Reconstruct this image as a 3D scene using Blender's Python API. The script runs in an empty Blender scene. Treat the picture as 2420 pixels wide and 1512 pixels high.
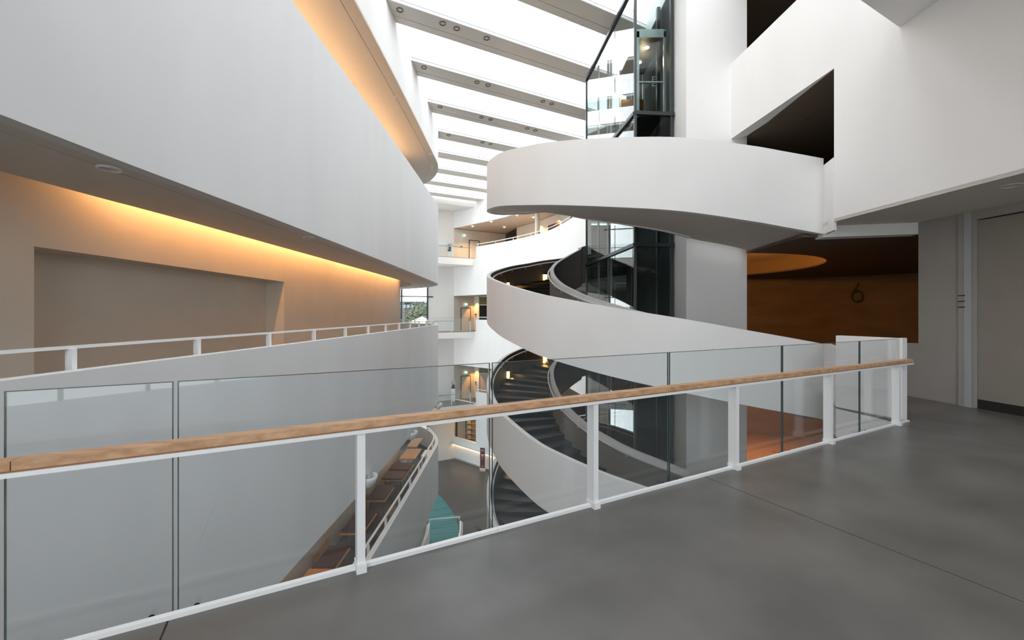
import bpy, bmesh, math, random
from mathutils import Vector, Matrix
random.seed(7)
sc = bpy.context.scene
C = sc.collection
# ------------------------------------------------------------------ camera
EYE = 1.6; FPX = 990.0; CX = 1210.0; HY = 743.0
cam = bpy.data.cameras.new('camera'); camo = bpy.data.objects.new('camera', cam); C.objects.link(camo)
camo.location = (0, 0, EYE); camo.rotation_euler = (math.pi/2, 0, 0)
cam.sensor_width = 36; cam.lens = 36*FPX/2420; cam.shift_y = -(756-HY)/2420
cam.clip_start = 0.05; cam.clip_end = 500
sc.camera = camo
# ------------------------------------------------------------------ world, exposure
SKY = 2.6
w = bpy.data.worlds.new('world'); sc.world = w; w.use_nodes = True
bgn = w.node_tree.nodes['Background']; bgn.inputs[0].default_value = (0.955, 0.975, 1.0, 1); bgn.inputs[1].default_value = SKY
sc.view_settings.view_transform = 'Standard'; sc.view_settings.look = 'None'
sc.view_settings.gamma = 1; sc.view_settings.use_curve_mapping = False
sc.view_settings.exposure = 0.63
sc.cycles.use_denoising = True
sc.cycles.max_bounces = 10; sc.cycles.diffuse_bounces = 7; sc.cycles.transparent_max_bounces = 16
sc.cycles.glossy_bounces = 4; sc.cycles.sample_clamp_indirect = 6
def light(name, kind, loc, energy, color=(1, .62, .3), target=None, **kw):
    d = bpy.data.lights.new(name, kind); o = bpy.data.objects.new(name, d); C.objects.link(o)
    o.location = loc; d.energy = energy; d.color = color
    for k, v in kw.items(): setattr(d, k, v)
    if target is not None:
        o.rotation_euler = (Vector(target)-Vector(loc)).to_track_quat('-Z', 'Y').to_euler()
    return o
# daylight portal in the skylight opening (guides sampling of the sky, gives no light of its own)
pl = light('skylight_portal', 'AREA', (1.6, 11.5, 11.85), 1, (1, 1, 1), shape='RECTANGLE', size=13.0, size_y=52.0)
pl.data.cycles.is_portal = True
for loc, tgt, sx_, sy_ in (((1.1, -13.8, -.1), (1.1, 0, -.1), 10.6, 23.2), ((-11.2, 35.6, -.3), (-6.5, 27, -.3), 8.2, 22.6), ((-14.8, 31.4, -.3), (0, 31.4, -.3), 4.8, 22.6)):
    pl = light('window_portal', 'AREA', loc, 1, (1, 1, 1), target=tgt, shape='RECTANGLE', size=sx_, size_y=sy_); pl.data.cycles.is_portal = True
# ------------------------------------------------------------------ pixel helpers (2420 x 1512 frame)
def P(px, py, Y): return Vector(((px-CX)/FPX*Y, Y, EYE+(HY-py)/FPX*Y))
def PZ(px, py, z):
    Y = FPX*(z-EYE)/(HY-py); return P(px, py, Y)
# ------------------------------------------------------------------ materials
MATS = {}
def mat(name, col, rough=.6, spec=.3, metal=0, var=0.0, scale=3.0, stretch=(1, 1, 1), bump=0.0, emit=None, estr=0, rot=0, col2=None, detail=4):
    if name in MATS: return MATS[name]
    m = bpy.data.materials.new(name); m.use_nodes = True; MATS[name] = m
    nt = m.node_tree; b = nt.nodes['Principled BSDF']
    b.inputs['Base Color'].default_value = (*col, 1); b.inputs['Roughness'].default_value = rough
    b.inputs['Specular IOR Level'].default_value = spec; b.inputs['Metallic'].default_value = metal
    if var or bump:
        tc = nt.nodes.new('ShaderNodeTexCoord'); mp = nt.nodes.new('ShaderNodeMapping'); nz = nt.nodes.new('ShaderNodeTexNoise')
        mp.inputs['Scale'].default_value = stretch; mp.inputs['Rotation'].default_value = (0, 0, rot)
        nz.inputs['Scale'].default_value = scale; nz.inputs['Detail'].default_value = detail
        nt.links.new(tc.outputs['Object'], mp.inputs[0]); nt.links.new(mp.outputs[0], nz.inputs['Vector'])
        if var:
            rp = nt.nodes.new('ShaderNodeValToRGB'); rp.color_ramp.elements[0].position = .3; rp.color_ramp.elements[1].position = .7
            c2 = col2 or tuple(min(1, c*(1+var)) for c in col); c1 = tuple(c*(1-var) for c in col)
            rp.color_ramp.elements[0].color = (*c1, 1); rp.color_ramp.elements[1].color = (*c2, 1)
            nt.links.new(nz.outputs[0], rp.inputs[0]); nt.links.new(rp.outputs[0], b.inputs['Base Color'])
        if bump:
            bp = nt.nodes.new('ShaderNodeBump'); bp.inputs['Strength'].default_value = bump; bp.inputs['Distance'].default_value = .02
            nt.links.new(nz.outputs[0], bp.inputs['Height']); nt.links.new(bp.outputs[0], b.inputs['Normal'])
    if emit:
        b.inputs['Emission Color'].default_value = (*emit, 1); b.inputs['Emission Strength'].default_value = estr
    return m
def glass(name, tint, refl=1.0, rough=0.0, haze=0.0, ior=1.5):
    m = bpy.data.materials.new(name); m.use_nodes = True; MATS[name] = m
    nt = m.node_tree; nt.nodes.clear()
    out = nt.nodes.new('ShaderNodeOutputMaterial'); tr = nt.nodes.new('ShaderNodeBsdfTransparent'); gl = nt.nodes.new('ShaderNodeBsdfGlossy')
    tr.inputs[0].default_value = (*tint, 1); gl.inputs['Roughness'].default_value = rough
    lw = nt.nodes.new('ShaderNodeLayerWeight'); lw.inputs[0].default_value = .5
    pw = nt.nodes.new('ShaderNodeMath'); pw.operation = 'POWER'; pw.inputs[1].default_value = 4.5
    fr = nt.nodes.new('ShaderNodeMath'); fr.operation = 'MULTIPLY_ADD'; fr.inputs[1].default_value = .9; fr.inputs[2].default_value = .035
    nt.links.new(lw.outputs['Facing'], pw.inputs[0]); nt.links.new(pw.outputs[0], fr.inputs[0])
    mu = nt.nodes.new('ShaderNodeMath'); mu.operation = 'MULTIPLY'; mu.inputs[1].default_value = refl; mu.use_clamp = True
    mx = nt.nodes.new('ShaderNodeMixShader')
    nt.links.new(fr.outputs[0], mu.inputs[0]); nt.links.new(mu.outputs[0], mx.inputs[0])
    nt.links.new(tr.outputs[0], mx.inputs[1]); nt.links.new(gl.outputs[0], mx.inputs[2])
    last = mx
    if haze:
        df = nt.nodes.new('ShaderNodeBsdfDiffuse'); df.inputs[0].default_value = (.85, .95, .97, 1)
        m2 = nt.nodes.new('ShaderNodeMixShader'); m2.inputs[0].default_value = haze
        nt.links.new(mx.outputs[0], m2.inputs[1]); nt.links.new(df.outputs[0], m2.inputs[2]); last = m2
    nt.links.new(last.outputs[0], out.inputs[0])
    return m
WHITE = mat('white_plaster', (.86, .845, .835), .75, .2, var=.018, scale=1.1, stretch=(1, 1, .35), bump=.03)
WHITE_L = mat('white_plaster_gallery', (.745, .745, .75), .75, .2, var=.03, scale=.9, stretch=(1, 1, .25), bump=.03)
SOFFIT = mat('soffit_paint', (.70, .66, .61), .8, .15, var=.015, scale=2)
CREAM = mat('cream_wall_paint', (.74, .68, .60), .75, .2, var=.03, scale=1.2)
BEAM = mat('beam_paint', (.66, .62, .57), .7, .2)
STEELW = mat('white_lacquered_steel', (.86, .86, .87), .35, .5)
DARKSTEEL = mat('dark_grey_steel', (.05, .055, .06), .35, .5, metal=.4)
STEEL = mat('brushed_steel', (.45, .45, .44), .3, .5, metal=.9)
BLACK = mat('black_lining', (.006, .006, .006), .6, .2)
BROWN = mat('shade_toned_brown_wall', (.20, .128, .064), .7, .15, var=.12, scale=1.0, stretch=(1, 1, 3))  # wall brown set dark so the colour itself carries the unlit look
BROWNC = mat('shade_toned_ceiling', (.16, .125, .095), .8, .1)  # ceiling colour lowered to brown, with the low light put into the tone
STAIRSTONE = mat('black_stair_stone', (.013, .012, .0115), .45, .4, var=.2, scale=6)
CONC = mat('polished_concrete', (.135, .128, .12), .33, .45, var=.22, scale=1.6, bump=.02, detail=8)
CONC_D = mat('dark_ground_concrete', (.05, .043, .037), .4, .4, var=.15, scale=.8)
GREYW = mat('grey_side_wall', (.36, .345, .325), .75, .2, var=.03, scale=1.4)
GREYP = mat('grey_pilaster', (.42, .44, .46), .6, .3)
DOORP = mat('grey_door_panel', (.31, .285, .25), .7, .2, var=.03, scale=2)
WOOD = mat('handrail_wood', (.55, .31, .165), .5, .3, var=.22, scale=14, stretch=(.12, 1.6, 1.6), rot=-math.atan2(.4652, .8852), detail=8, col2=(.68, .42, .255))
GLASS = glass('balustrade_glass', (.948, .968, .978), 1.0, haze=.02)
GLASSF = glass('far_balustrade_glass', (.95, .975, .975), 1.0, haze=.03)
PANE = glass('skylight_glass', (.97, .985, .99), .6)
SHAFTG = glass('lift_shaft_glass', (.86, .90, .895), 1.2)
SHAFTF = glass('lift_front_glass', (.74, .80, .80), .55)
WINDG = glass('window_glass', (.93, .96, .96), .8)
DARKGL = mat('dark_glazing', (.01, .012, .012), .1, .6)
MAROON = mat('maroon_table_top', (.06, .014, .009), .6, .25)
TWOOD = mat('light_table_wood', (.55, .30, .09), .5, .3, var=.12, scale=6, stretch=(1, .2, 1))
LAMPON = mat('lit_lamp_lens', (.9, .85, .7), .4, emit=(1, .88, .66), estr=7)
LAMPWARM = mat('lit_warm_lamp', (.9, .6, .2), .4, emit=(1, .55, .12), estr=7)
LAMPOFF = mat('unlit_lamp_lens', (.12, .11, .10), .3, .5)
TEAL = mat('teal_floor_panel', (.028, .165, .165), .5, .35, var=.05, scale=3)
BANNERM = mat('dark_red_banner', (.13, .015, .02), .5, .3)
GREEN = mat('exit_sign_green', (.02, .35, .12), .4, emit=(.05, .8, .3), estr=1.2)
SIGNW = mat('exit_sign_white', (.9, .95, .9), .4, emit=(.95, 1, .9), estr=1.3)
INK = mat('black_ink', (.015, .012, .01), .6, .3)
LEAF = mat('tree_leaves', (.10, .16, .055), .6, .3, var=.45, scale=.8)
LEAFD = mat('dark_plant_leaves', (.02, .05, .02), .6, .3, var=.4, scale=4)
BARK = mat('tree_bark', (.08, .06, .04), .8, .2)
GRASS = mat('outdoor_grass', (.10, .15, .06), .9, .1, var=.2, scale=.3)
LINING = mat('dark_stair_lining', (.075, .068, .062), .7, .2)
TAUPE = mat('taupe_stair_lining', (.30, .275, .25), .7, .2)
# ------------------------------------------------------------------ mesh builder
class MB:
    def __init__(s): s.v = []; s.f = []
    def add(s, vs, fs):
        k = len(s.v); s.v += [tuple(v) for v in vs]; s.f += [tuple(i+k for i in f) for f in fs]; return s
    def obox(s, o, a, b, c):
        o, a, b, c = map(Vector, (o, a, b, c))
        vs = [o, o+a, o+a+b, o+b, o+c, o+a+c, o+a+b+c, o+b+c]
        return s.add(vs, [(0, 3, 2, 1), (4, 5, 6, 7), (0, 1, 5, 4), (1, 2, 6, 5), (2, 3, 7, 6), (3, 0, 4, 7)])
    def box(s, cx, cy, cz, sx, sy, sz):
        return s.obox((cx-sx/2, cy-sy/2, cz-sz/2), (sx, 0, 0), (0, sy, 0), (0, 0, sz))
    def prism(s, poly, z0, z1):
        n = len(poly)
        vs = [(x, y, z0) for x, y in poly]+[(x, y, z1) for x, y in poly]
        return s.add(vs, [tuple(range(n-1, -1, -1)), tuple(range(n, 2*n))]+[(i, (i+1) % n, n+(i+1) % n, n+i) for i in range(n)])
    def sweep(s, st, caps=True, closed=False):
        n = len(st[0]); m = len(st); vs = [p for r in st for p in r]; fs = []
        for i in range(m if closed else m-1):
            j = (i+1) % m
            for k in range(n):
                l = (k+1) % n; fs.append((i*n+k, i*n+l, j*n+l, j*n+k))
        if caps and not closed: fs += [tuple(range(n-1, -1, -1)), tuple((m-1)*n+k for k in range(n))]
        return s.add(vs, fs)
    def ribbon(s, a, b, z0, z1):
        """solid between plan paths a and b, from z0 to z1 (numbers or lists)"""
        n = len(a); z0 = z0 if isinstance(z0, list) else [z0]*n; z1 = z1 if isinstance(z1, list) else [z1]*n
        return s.sweep([[(a[i][0], a[i][1], z0[i]), (a[i][0], a[i][1], z1[i]), (b[i][0], b[i][1], z1[i]), (b[i][0], b[i][1], z0[i])] for i in range(n)])
    def tube(s, path, r, n=8):
        st = []; path = [Vector(p) for p in path]
        for i, p in enumerate(path):
            d = (path[min(i+1, len(path)-1)]-path[max(i-1, 0)]).normalized()
            u = d.cross(Vector((0, 0, 1))); u = Vector((1, 0, 0)) if u.length < 1e-4 else u.normalized(); v = u.cross(d)
            st.append([p+u*r*math.cos(2*math.pi*k/n)+v*r*math.sin(2*math.pi*k/n) for k in range(n)])
        return s.sweep(st)
    def lathe(s, prof, n=20, c=(0, 0, 0)):
        st = [[(c[0]+r*math.cos(2*math.pi*k/n), c[1]+r*math.sin(2*math.pi*k/n), c[2]+z) for k in range(n)] for r, z in prof]
        return s.sweep(st)
    def mesh(s, name):
        me = bpy.data.meshes.new(name); me.from_pydata(s.v, [], s.f)
        bm = bmesh.new(); bm.from_mesh(me); bmesh.ops.recalc_face_normals(bm, faces=bm.faces); bm.to_mesh(me); bm.free()
        return me
    def build(s, name, m, parent=None, smooth=None, local=False):
        me = s.mesh(name)
        if smooth:
            me.shade_smooth(); me.set_sharp_from_angle(angle=math.radians(smooth))
        return link(name, me, m, parent, local)
def link(name, me, m, parent=None, local=False):
    if not me.materials: me.materials.append(m)
    o = bpy.data.objects.new(name, me); C.objects.link(o)
    if parent is not None:
        o.parent = parent
        if not local and parent.type == 'EMPTY': o.location = -parent.location
    return o
def tag(o, label, cat, group=None, kind=None):
    o['label'] = label; o['category'] = cat
    if group: o['group'] = group
    if kind: o['kind'] = kind
    return o
def thing(name, loc, label, cat, group=None, kind=None, rz=0):
    o = bpy.data.objects.new(name, None); C.objects.link(o); o.location = loc; o.rotation_euler[2] = rz; o.empty_display_size = .1
    return tag(o, label, cat, group, kind)
def struct(name, mb, m, label, cat, smooth=None):
    return tag(mb.build(name, m, smooth=smooth), label, cat, kind='structure')
def catmull(pts, n):
    """resample an n-dim polyline with a centripetal-ish Catmull-Rom, n samples per span"""
    out = []; m = len(pts); D = len(pts[0])
    for i in range(m-1):
        p0 = pts[max(i-1, 0)]; p1 = pts[i]; p2 = pts[i+1]; p3 = pts[min(i+2, m-1)]
        for k in range(n):
            t = k/n
            out.append(tuple(.5*(2*p1[d]+(p2[d]-p0[d])*t+(2*p0[d]-5*p1[d]+4*p2[d]-p3[d])*t*t+(3*p1[d]-p0[d]-3*p2[d]+p3[d])*t**3) for d in range(D)))
    out.append(tuple(pts[-1])); return out
def offset(path, d):
    """offset a plan path to its left by d"""
    out = []
    for i, p in enumerate(path):
        a = path[max(i-1, 0)]; b = path[min(i+1, len(path)-1)]
        dx, dy = b[0]-a[0], b[1]-a[1]; L = math.hypot(dx, dy) or 1
        out.append((p[0]-dy/L*d, p[1]+dx/L*d))
    return out
def resample(path, step):
    out = [path[0]]
    for a, b in zip(path, path[1:]):
        L = math.hypot(b[0]-a[0], b[1]-a[1]); k = max(1, int(L/step))
        out += [(a[0]+(b[0]-a[0])*i/k, a[1]+(b[1]-a[1])*i/k) for i in range(1, k+1)]
    return out
def walk(path, s0, step):
    """points every step along a path from arclength s0, with tangents"""
    out = []; s = s0; acc = 0
    for a, b in zip(path, path[1:]):
        L = math.hypot(b[0]-a[0], b[1]-a[1])
        while s <= acc+L and L > 0:
            t = (s-acc)/L; out.append((a[0]+(b[0]-a[0])*t, a[1]+(b[1]-a[1])*t, (b[0]-a[0])/L, (b[1]-a[1])/L)); s += step
        acc += L
    return out
def wallbox(p, q, z0, z1, th):
    """upright slab from p to q, thickness th to the left"""
    dx, dy = q[0]-p[0], q[1]-p[1]; L = math.hypot(dx, dy); n = (-dy/L*th, dx/L*th)
    return MB().prism([p, q, (q[0]+n[0], q[1]+n[1]), (p[0]+n[0], p[1]+n[1])], z0, z1)
ORD = ['first', 'second', 'third', 'fourth', 'fifth', 'sixth', 'seventh', 'eighth', 'ninth', 'tenth', 'eleventh', 'twelfth']
_ring = MB().lathe([(.80, -.02), (1.0, -.02), (1.0, .03), (.80, .03)], 20); _ring.f = _ring.f[:-2]
_ring.f += [((3*20)+k, (3*20)+(k+1) % 20, (k+1) % 20, k) for k in range(20)]
RINGME = {}
def downlight(p, r, lit, label, group, m=None, off=LAMPOFF, ringm=None):
    t = thing('recessed_downlight', p, label, 'light', group)
    key = (r, lit)
    if key not in RINGME:
        a = MB().add([(x*r, y*r, z) for x, y, z in _ring.v], _ring.f).mesh('trim_ring')
        b = MB().lathe([(.01, .012), (r*.8, .012), (r*.8, .03), (.01, .03)], 20).mesh('lens')
        RINGME[key] = (a, b)
    a, b = RINGME[key]
    link('trim_ring', a, ringm or STEELW, t, True); link('lens', b, LAMPON if lit else off, t, True)
    return t
FL = 6.38; FS = 3.73; GZ = -11.8
# ================================================================== BRIDGE FLOOR
R0 = Vector((-.957, 2.631)); RD = Vector((.8852, .4652)).normalized(); RN = Vector((-RD.y, RD.x))
def rp(t, off=0): v = R0+RD*t+RN*off; return (v.x, v.y)
def rt(px, off=0):
    """t on the rail line (offset off) under pixel column px"""
    k = (px-CX)/FPX; b = R0+RN*off; return (k*b.y-b.x)/(RD.x-k*RD.y)
Q = (5.62, 7.27)
floorpoly = [rp(-3.4, .04), rp(7.55, .04), (5.78, 6.45), Q, (6.27, 8.43), (5.99, 10.6), (6.28, 11.2), (6.3, 20.5), (20.5, 20.5), (20.5, -6), (-4.02, -6)]
def clip(poly, t0, t1):
    def cut(pl, f):
        out = []
        for i, p in enumerate(pl):
            q = pl[(i+1) % len(pl)]; a, b = f(p), f(q)
            if a >= 0: out.append(p)
            if (a >= 0) != (b >= 0):
                u = a/(a-b); out.append((p[0]+(q[0]-p[0])*u, p[1]+(q[1]-p[1])*u))
        return out
    T = lambda p: (Vector(p)-R0).dot(RD)
    return cut(cut(poly, lambda p: T(p)-t0), lambda p: t1-T(p))
fl = thing('floor', (2, 2, -.03), 'grey polished concrete bridge floor with saw cut joints', 'floor', kind='structure')
MB().prism(floorpoly, -.52, -.03).build('bridge_deck', WHITE, fl)
js = [-9, -5.13, -.95, 3.23, 7.41, 30]
for a, b in zip(js, js[1:]):
    pl_ = clip(floorpoly, a+.005, b-.005)
    if len(pl_) > 2: MB().prism(pl_, -.03, 0).build('floor_slab', CONC, fl)
# ================================================================== BRIDGE RAILING
rail = thing('glass_railing', (*rp(2), 0), 'white steel and glass railing with oak handrail along the bridge', 'railing')
T0, T1 = -3.3, rt(2150)
def rbox(t0, t1, o0, o1, z0, z1):
    a, b, c, d = rp(t0, o0), rp(t1, o0), rp(t1, o1), rp(t0, o1)
    return MB().prism([a, b, c, d], z0, z1)
jw = [T0, rt(38), rt(1358), T1]
for a, b in zip(jw, jw[1:]):
    rbox(a+.002, b-.002, -.045, .04, .893, .936).build('oak_handrail', WOOD, rail)
rbox(T0, T1, -.04, .03, .884, .893).build('handrail_core', mat('handrail_shadow_gap', (.30, .16, .08), .6), rail)
js2 = [T0, rt(1177), T1]
for a, b in zip(js2, js2[1:]):
    rbox(a+.001, b-.001, -.05, .035, .862, .884).build('flat_steel_bar', STEELW, rail)
    rbox(a+.001, b-.001, .0, .035, .0, .024).build('base_strip', STEELW, rail)
ts = [rt(852)+ (rt(2120)-rt(852))/4*k for k in range(-1, 5)]
for t in ts:
    p = rbox(t-.024, t+.024, -.035, .055, .05, .862).build('post', STEELW, rail)
    rbox(t-.03, t+.03, -.055, .06, 0, .05).build('foot', STEELW, p)
GO = .18
gj = [rt(4, GO)-1.7, rt(4, GO), rt(415, GO), rt(1160, GO), rt(1580, GO), rt(1848, GO), rt(2031, GO), rt(2126, GO)]
EDGE = mat('glass_edge_green', (.05, .085, .08), .2, .5)
for i, (a, b) in enumerate(zip(gj, gj[1:])):
    g = rbox(a+.012, b-.012, GO-.006, GO+.006, -.28, 1.222).build('glass_panel', GLASS, rail)
    rbox(a+.012, b-.012, GO-.006, GO+.006, 1.222, 1.226).build('polished_edge', EDGE, g)
    for t in (a+.012, b-.012):
        rbox(t-.002, t+.002, GO-.0065, GO+.0065, -.28, 1.226).build('polished_edge', EDGE, g)
    for t in ((a+.10, b-.10) if i else (b-.10,)):
        c = Vector((*rp(t, GO-.02), -.05))
        MB().tube([c, c+Vector((RN.x, RN.y, 0))*-.03], .016, 12).build('clamp_disc', BLACK, g)
# ================================================================== LANDING PARAPET at the railing's end
e = rp(rt(2134, .10), .10)
lp = MB().prism([e, (e[0]+.1, e[1]+.04), (Q[0]+.12, Q[1]+.04), Q], -.52, 1.235)
tag(lp.build('landing_parapet', WHITE), 'white landing parapet behind the right end of the glass railing', 'parapet', kind='structure')
ep = MB().obox((e[0]-.035, e[1]-.03, 0), (.09, .03, 0), (-.015, .03, 0), (0, 0, 1.245))
tag(ep.build('end_post', STEELW), 'tall white steel end post where the glass railing stops', 'post')
lp = MB().prism([Q, (Q[0]+.12, Q[1]), (6.4, 8.4), (6.27, 8.43)], -.52, 1.015)
tag(lp.build('stair_head_parapet', WHITE), 'low white parapet linking the landing to the spiral stair band', 'parapet', kind='structure')
lp = MB().prism([(6.27, 8.44), (6.14, 8.0), (6.2, 8.0), (6.35, 8.46)], 3.21, 4.60)
tag(lp.build('stair_head_parapet', WHITE), 'short white parapet joining the upper stair band to the right wall', 'parapet', kind='structure')
# ================================================================== LEFT GALLERIES
def arc(cx, cy, r, a0, a1, n): return [(cx+r*math.cos(math.radians(a0+(a1-a0)*i/n)), cy+r*math.sin(math.radians(a0+(a1-a0)*i/n))) for i in range(n+1)]
LO = catmull([(-4.26, -14), (-4.24, -4), (-4.22, 3.5), (-4.16, 5.7), (-4.10, 7.4), (-3.99, 12.7), (-3.95, 17), (-3.95, 21.9)], 6) + arc(-9.95, 21.9, 6, 4, 112, 27)
LI = catmull([(-6.02, -14), (-5.98, -4), (-5.92, 3.5), (-5.84, 5.7), (-5.73, 7.6), (-5.55, 13.85), (-5.43, 18), (-5.40, 21.9)], 6) + arc(-9.95, 21.9, 4.55, 4, 112, 27)
LW = catmull([(-6.3, -14), (-6.27, -4), (-6.25, 3.5), (-6.24, 5.47), (-6.22, 8), (-6.20, 11.4), (-6.02, 18), (-5.97, 21.9)], 6) + arc(-9.95, 21.9, 3.98, 4, 112, 27)
LOi = offset(LO, .17)
def lerp_path(a, b, t): return [(p[0]+(q[0]-p[0])*t, p[1]+(q[1]-p[1])*t) for p, q in zip(a, b)]
LS1 = lerp_path(LO, LI, .22); LS2 = lerp_path(LO, LI, .232)
names = {-1: 'lower', 0: 'middle', 1: 'upper'}
for lv in (-1, 0, 1):
    nm = names[lv]; zf = lv*FL
    # parapet band hung over this level's floor
    z0 = {-1: -7.98, 0: -3.13, 1: 3.25}[lv]; z1 = 1.05+zf
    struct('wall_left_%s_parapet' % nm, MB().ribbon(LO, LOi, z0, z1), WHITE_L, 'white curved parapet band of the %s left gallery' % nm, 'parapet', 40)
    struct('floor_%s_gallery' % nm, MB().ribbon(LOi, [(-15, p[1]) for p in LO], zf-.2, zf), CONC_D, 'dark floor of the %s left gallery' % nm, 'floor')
    # soffit over this level
    zs = 3.25+zf
    if lv > -2:
        cl = thing('ceiling', (-4.5, 10, zs), 'smooth painted soffit over the %s left gallery with a shadow groove' % nm, 'ceiling', kind='structure')
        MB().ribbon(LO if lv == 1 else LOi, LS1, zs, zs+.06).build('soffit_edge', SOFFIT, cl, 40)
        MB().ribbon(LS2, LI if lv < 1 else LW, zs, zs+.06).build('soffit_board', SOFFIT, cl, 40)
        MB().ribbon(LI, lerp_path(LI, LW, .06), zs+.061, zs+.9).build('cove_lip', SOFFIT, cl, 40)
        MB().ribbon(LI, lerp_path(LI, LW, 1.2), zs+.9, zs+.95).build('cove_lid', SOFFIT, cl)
    # back wall
    LWi = offset(LW, .25)
    if lv == 0:
        i0 = min(range(len(LW)), key=lambda i: abs(LW[i][1]-5.47)); i1 = min(range(len(LW)), key=lambda i: abs(LW[i][1]-11.4) if LW[i][0] < -6.1 else 99)
        wl = thing('wall_left_back', (-6.3, 8, 0), 'cream back wall of the left gallery with a wide shallow niche', 'wall', kind='structure')
        LWd = offset(LW, .8)
        MB().ribbon(LW[:i0+1], LWd[:i0+1], zf, zf+4.2).build('wall_panel', CREAM, wl)
        MB().ribbon(LW[i0:i1+1], LWd[i0:i1+1], 2.49, zf+4.2).build('lintel', CREAM, wl)
        MB().ribbon(LW[i1:], LWd[i1:], zf, zf+4.2).build('wall_panel', CREAM, wl, 40)
        n0 = offset(LW, .5)
        MB().ribbon(n0[i0:i1+1], LWd[i0:i1+1], zf, 2.49).build('niche_back', CREAM, wl)
    else:
        struct('wall_left_back_%s' % nm, MB().ribbon(LW, LWi, zf, zf+4.2), CREAM, 'cream curved back wall of the %s left gallery' % nm, 'wall', 40)
# fascia above the upper gallery up to the roof
struct('wall_left_fascia', MB().ribbon(LO, LOi, 9.70, 12.3), WHITE, 'white fascia above the upper left gallery carrying the roof beams', 'wall', 40)
# railings on the parapets
for lv in (-1, 0):
    zt = 1.05+lv*FL; mid = offset(LO, .235)
    r = thing('parapet_rail', (mid[20][0], mid[20][1], zt), 'low white flat bar rail on the %s left gallery parapet' % names[lv], 'railing')
    sub = [p for p in mid if p[1] > -3 and p[1] < 27.3]
    MB().ribbon(offset(sub, -.035), offset(sub, .035), zt+.205, zt+.235).build('rail_bar', STEELW, r, 40)
    pm = [p for p in mid if p[1] >= 2.2]
    for x, y, dx, dy in walk(pm, 4.2-pm[0][1], 1.61):
        MB().obox((x-.025*dx+.062*dy, y-.025*dy-.062*dx, zt-.18), (.05*dx, .05*dy, 0), (-.07*dy, .07*dx, 0), (0, 0, .385)).build('post', STEELW, r)
# downlights in the left soffits
for (px, py), lab in zip([(259, 397), (730, 560), (936, 633)], ['nearest and largest', 'middle', 'farthest and smallest']):
    downlight(PZ(px, py, 3.25), .115, False, '%s unlit recessed downlight in the middle left gallery soffit' % lab, 'downlights of the middle gallery soffit', off=mat('soffit_lens', (.05, .045, .04), .5), ringm=STEELW)
for (px, py), lab in zip([(940, 229), (1018, 364)], ['nearer', 'farther']):
    downlight(PZ(px, py, 9.63), .10, False, '%s unlit recessed downlight in the orange lit upper gallery soffit' % lab, 'downlights of the upper gallery soffit', off=mat('soffit_lens', (.05, .045, .04), .5), ringm=STEELW)
# cove lamps: slim tubes lying in the slot between soffit and wall
for lv, en, spans in ((0, 66, [(6.2, 13.7), (13.9, 21.9)]), (1, 24, [(3, 8.9), (9, 14.9), (15, 21)]), (-1, 8, [(9, 15)])):
    for i, (ya, yb) in enumerate(spans):
        def wx(y): 
            q = min([p for p in LW if p[0] < -5.9], key=lambda p: abs(p[1]-y)); return q[0]
        xa, xb = wx(ya)+.30, wx(yb)+.26
        z = 3.25+lv*FL+.62 if lv < 1 else 8.6
        t = thing('cove_lamp', (xa, ya, z), 'slim warm tube lamp hidden on the %s gallery wall, %s from the bridge' % (names[lv], ORD[i]), 'lamp', 'cove lamps of the left galleries')
        MB().tube([(xa, ya, z), (xb, yb, z)], .02, 8).build('tube', LAMPWARM, t)
        for u in (.1, .9):
            MB().box(xa+(xb-xa)*u, ya+(yb-ya)*u, z+.06, .05, .06, .08).build('bracket', STEELW, t)
        o = light('cove_light', 'AREA', ((xa+xb)/2-.03, (ya+yb)/2, z-.03), en, (1, .49, .20) if lv < 1 else (1, .58, .30), target=((xa+xb)/2-.20, (ya+yb)/2, z-1.2), shape='RECTANGLE', size=.06, size_y=yb-ya)
        zz = -Vector((-1, 0, -.9) if lv < 1 else (.25, 0, 1)).normalized(); yy = Vector((xb-xa, yb-ya, 0)).normalized(); xx = yy.cross(zz).normalized(); zz = xx.cross(yy)
        o.rotation_euler = Matrix((xx, yy, zz)).transposed().to_euler()
        if lv == 1: o.location.x += .06; o.location.z += .06
# ================================================================== SPIRAL STAIR
S = [(6.27, 8.43, 6.05, 10.70, 1.01), (5.5, 8.43, 5.4, 10.70, 1.15), (4.74, 8.44, 4.72, 10.72, 1.285), (3.43, 8.65, 3.95, 10.88, 1.53), (2.12, 9.25, 3.15, 11.28, 1.77),
     (1.05, 10.02, 2.52, 11.85, 2.01), (.50, 10.60, 2.2, 12.25, 2.16), (-.2, 11.73, 1.8, 13.0, 2.44), (-.53, 12.6, 1.65, 13.6, 2.62), (-.80, 13.7, 1.55, 14.2, 2.82),
     (-.88, 15.0, 1.50, 14.8, 3.05), (-.75, 16.3, 1.54, 15.4, 3.29), (-.41, 17.5, 1.72, 15.95, 3.54), (.05, 18.25, 1.95, 16.3, 3.73), (.65, 18.85, 2.2, 16.5, 3.89),
     (1.34, 19.2, 2.45, 16.68, 4.05), (2.4, 19.5, 2.75, 16.8, 4.22), (3.48, 19.6, 3.05, 16.9, 4.39), (5.0, 19.5, 5.0, 16.9, 4.62), (5.8, 19.4, 6.0, 16.9, 4.74)]
ST = catmull(S, 8); NS = len(ST)
so = [(p[0], p[1]) for p in ST]; si = [(p[2], p[3]) for p in ST]; sz = [p[4] for p in ST]
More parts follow.
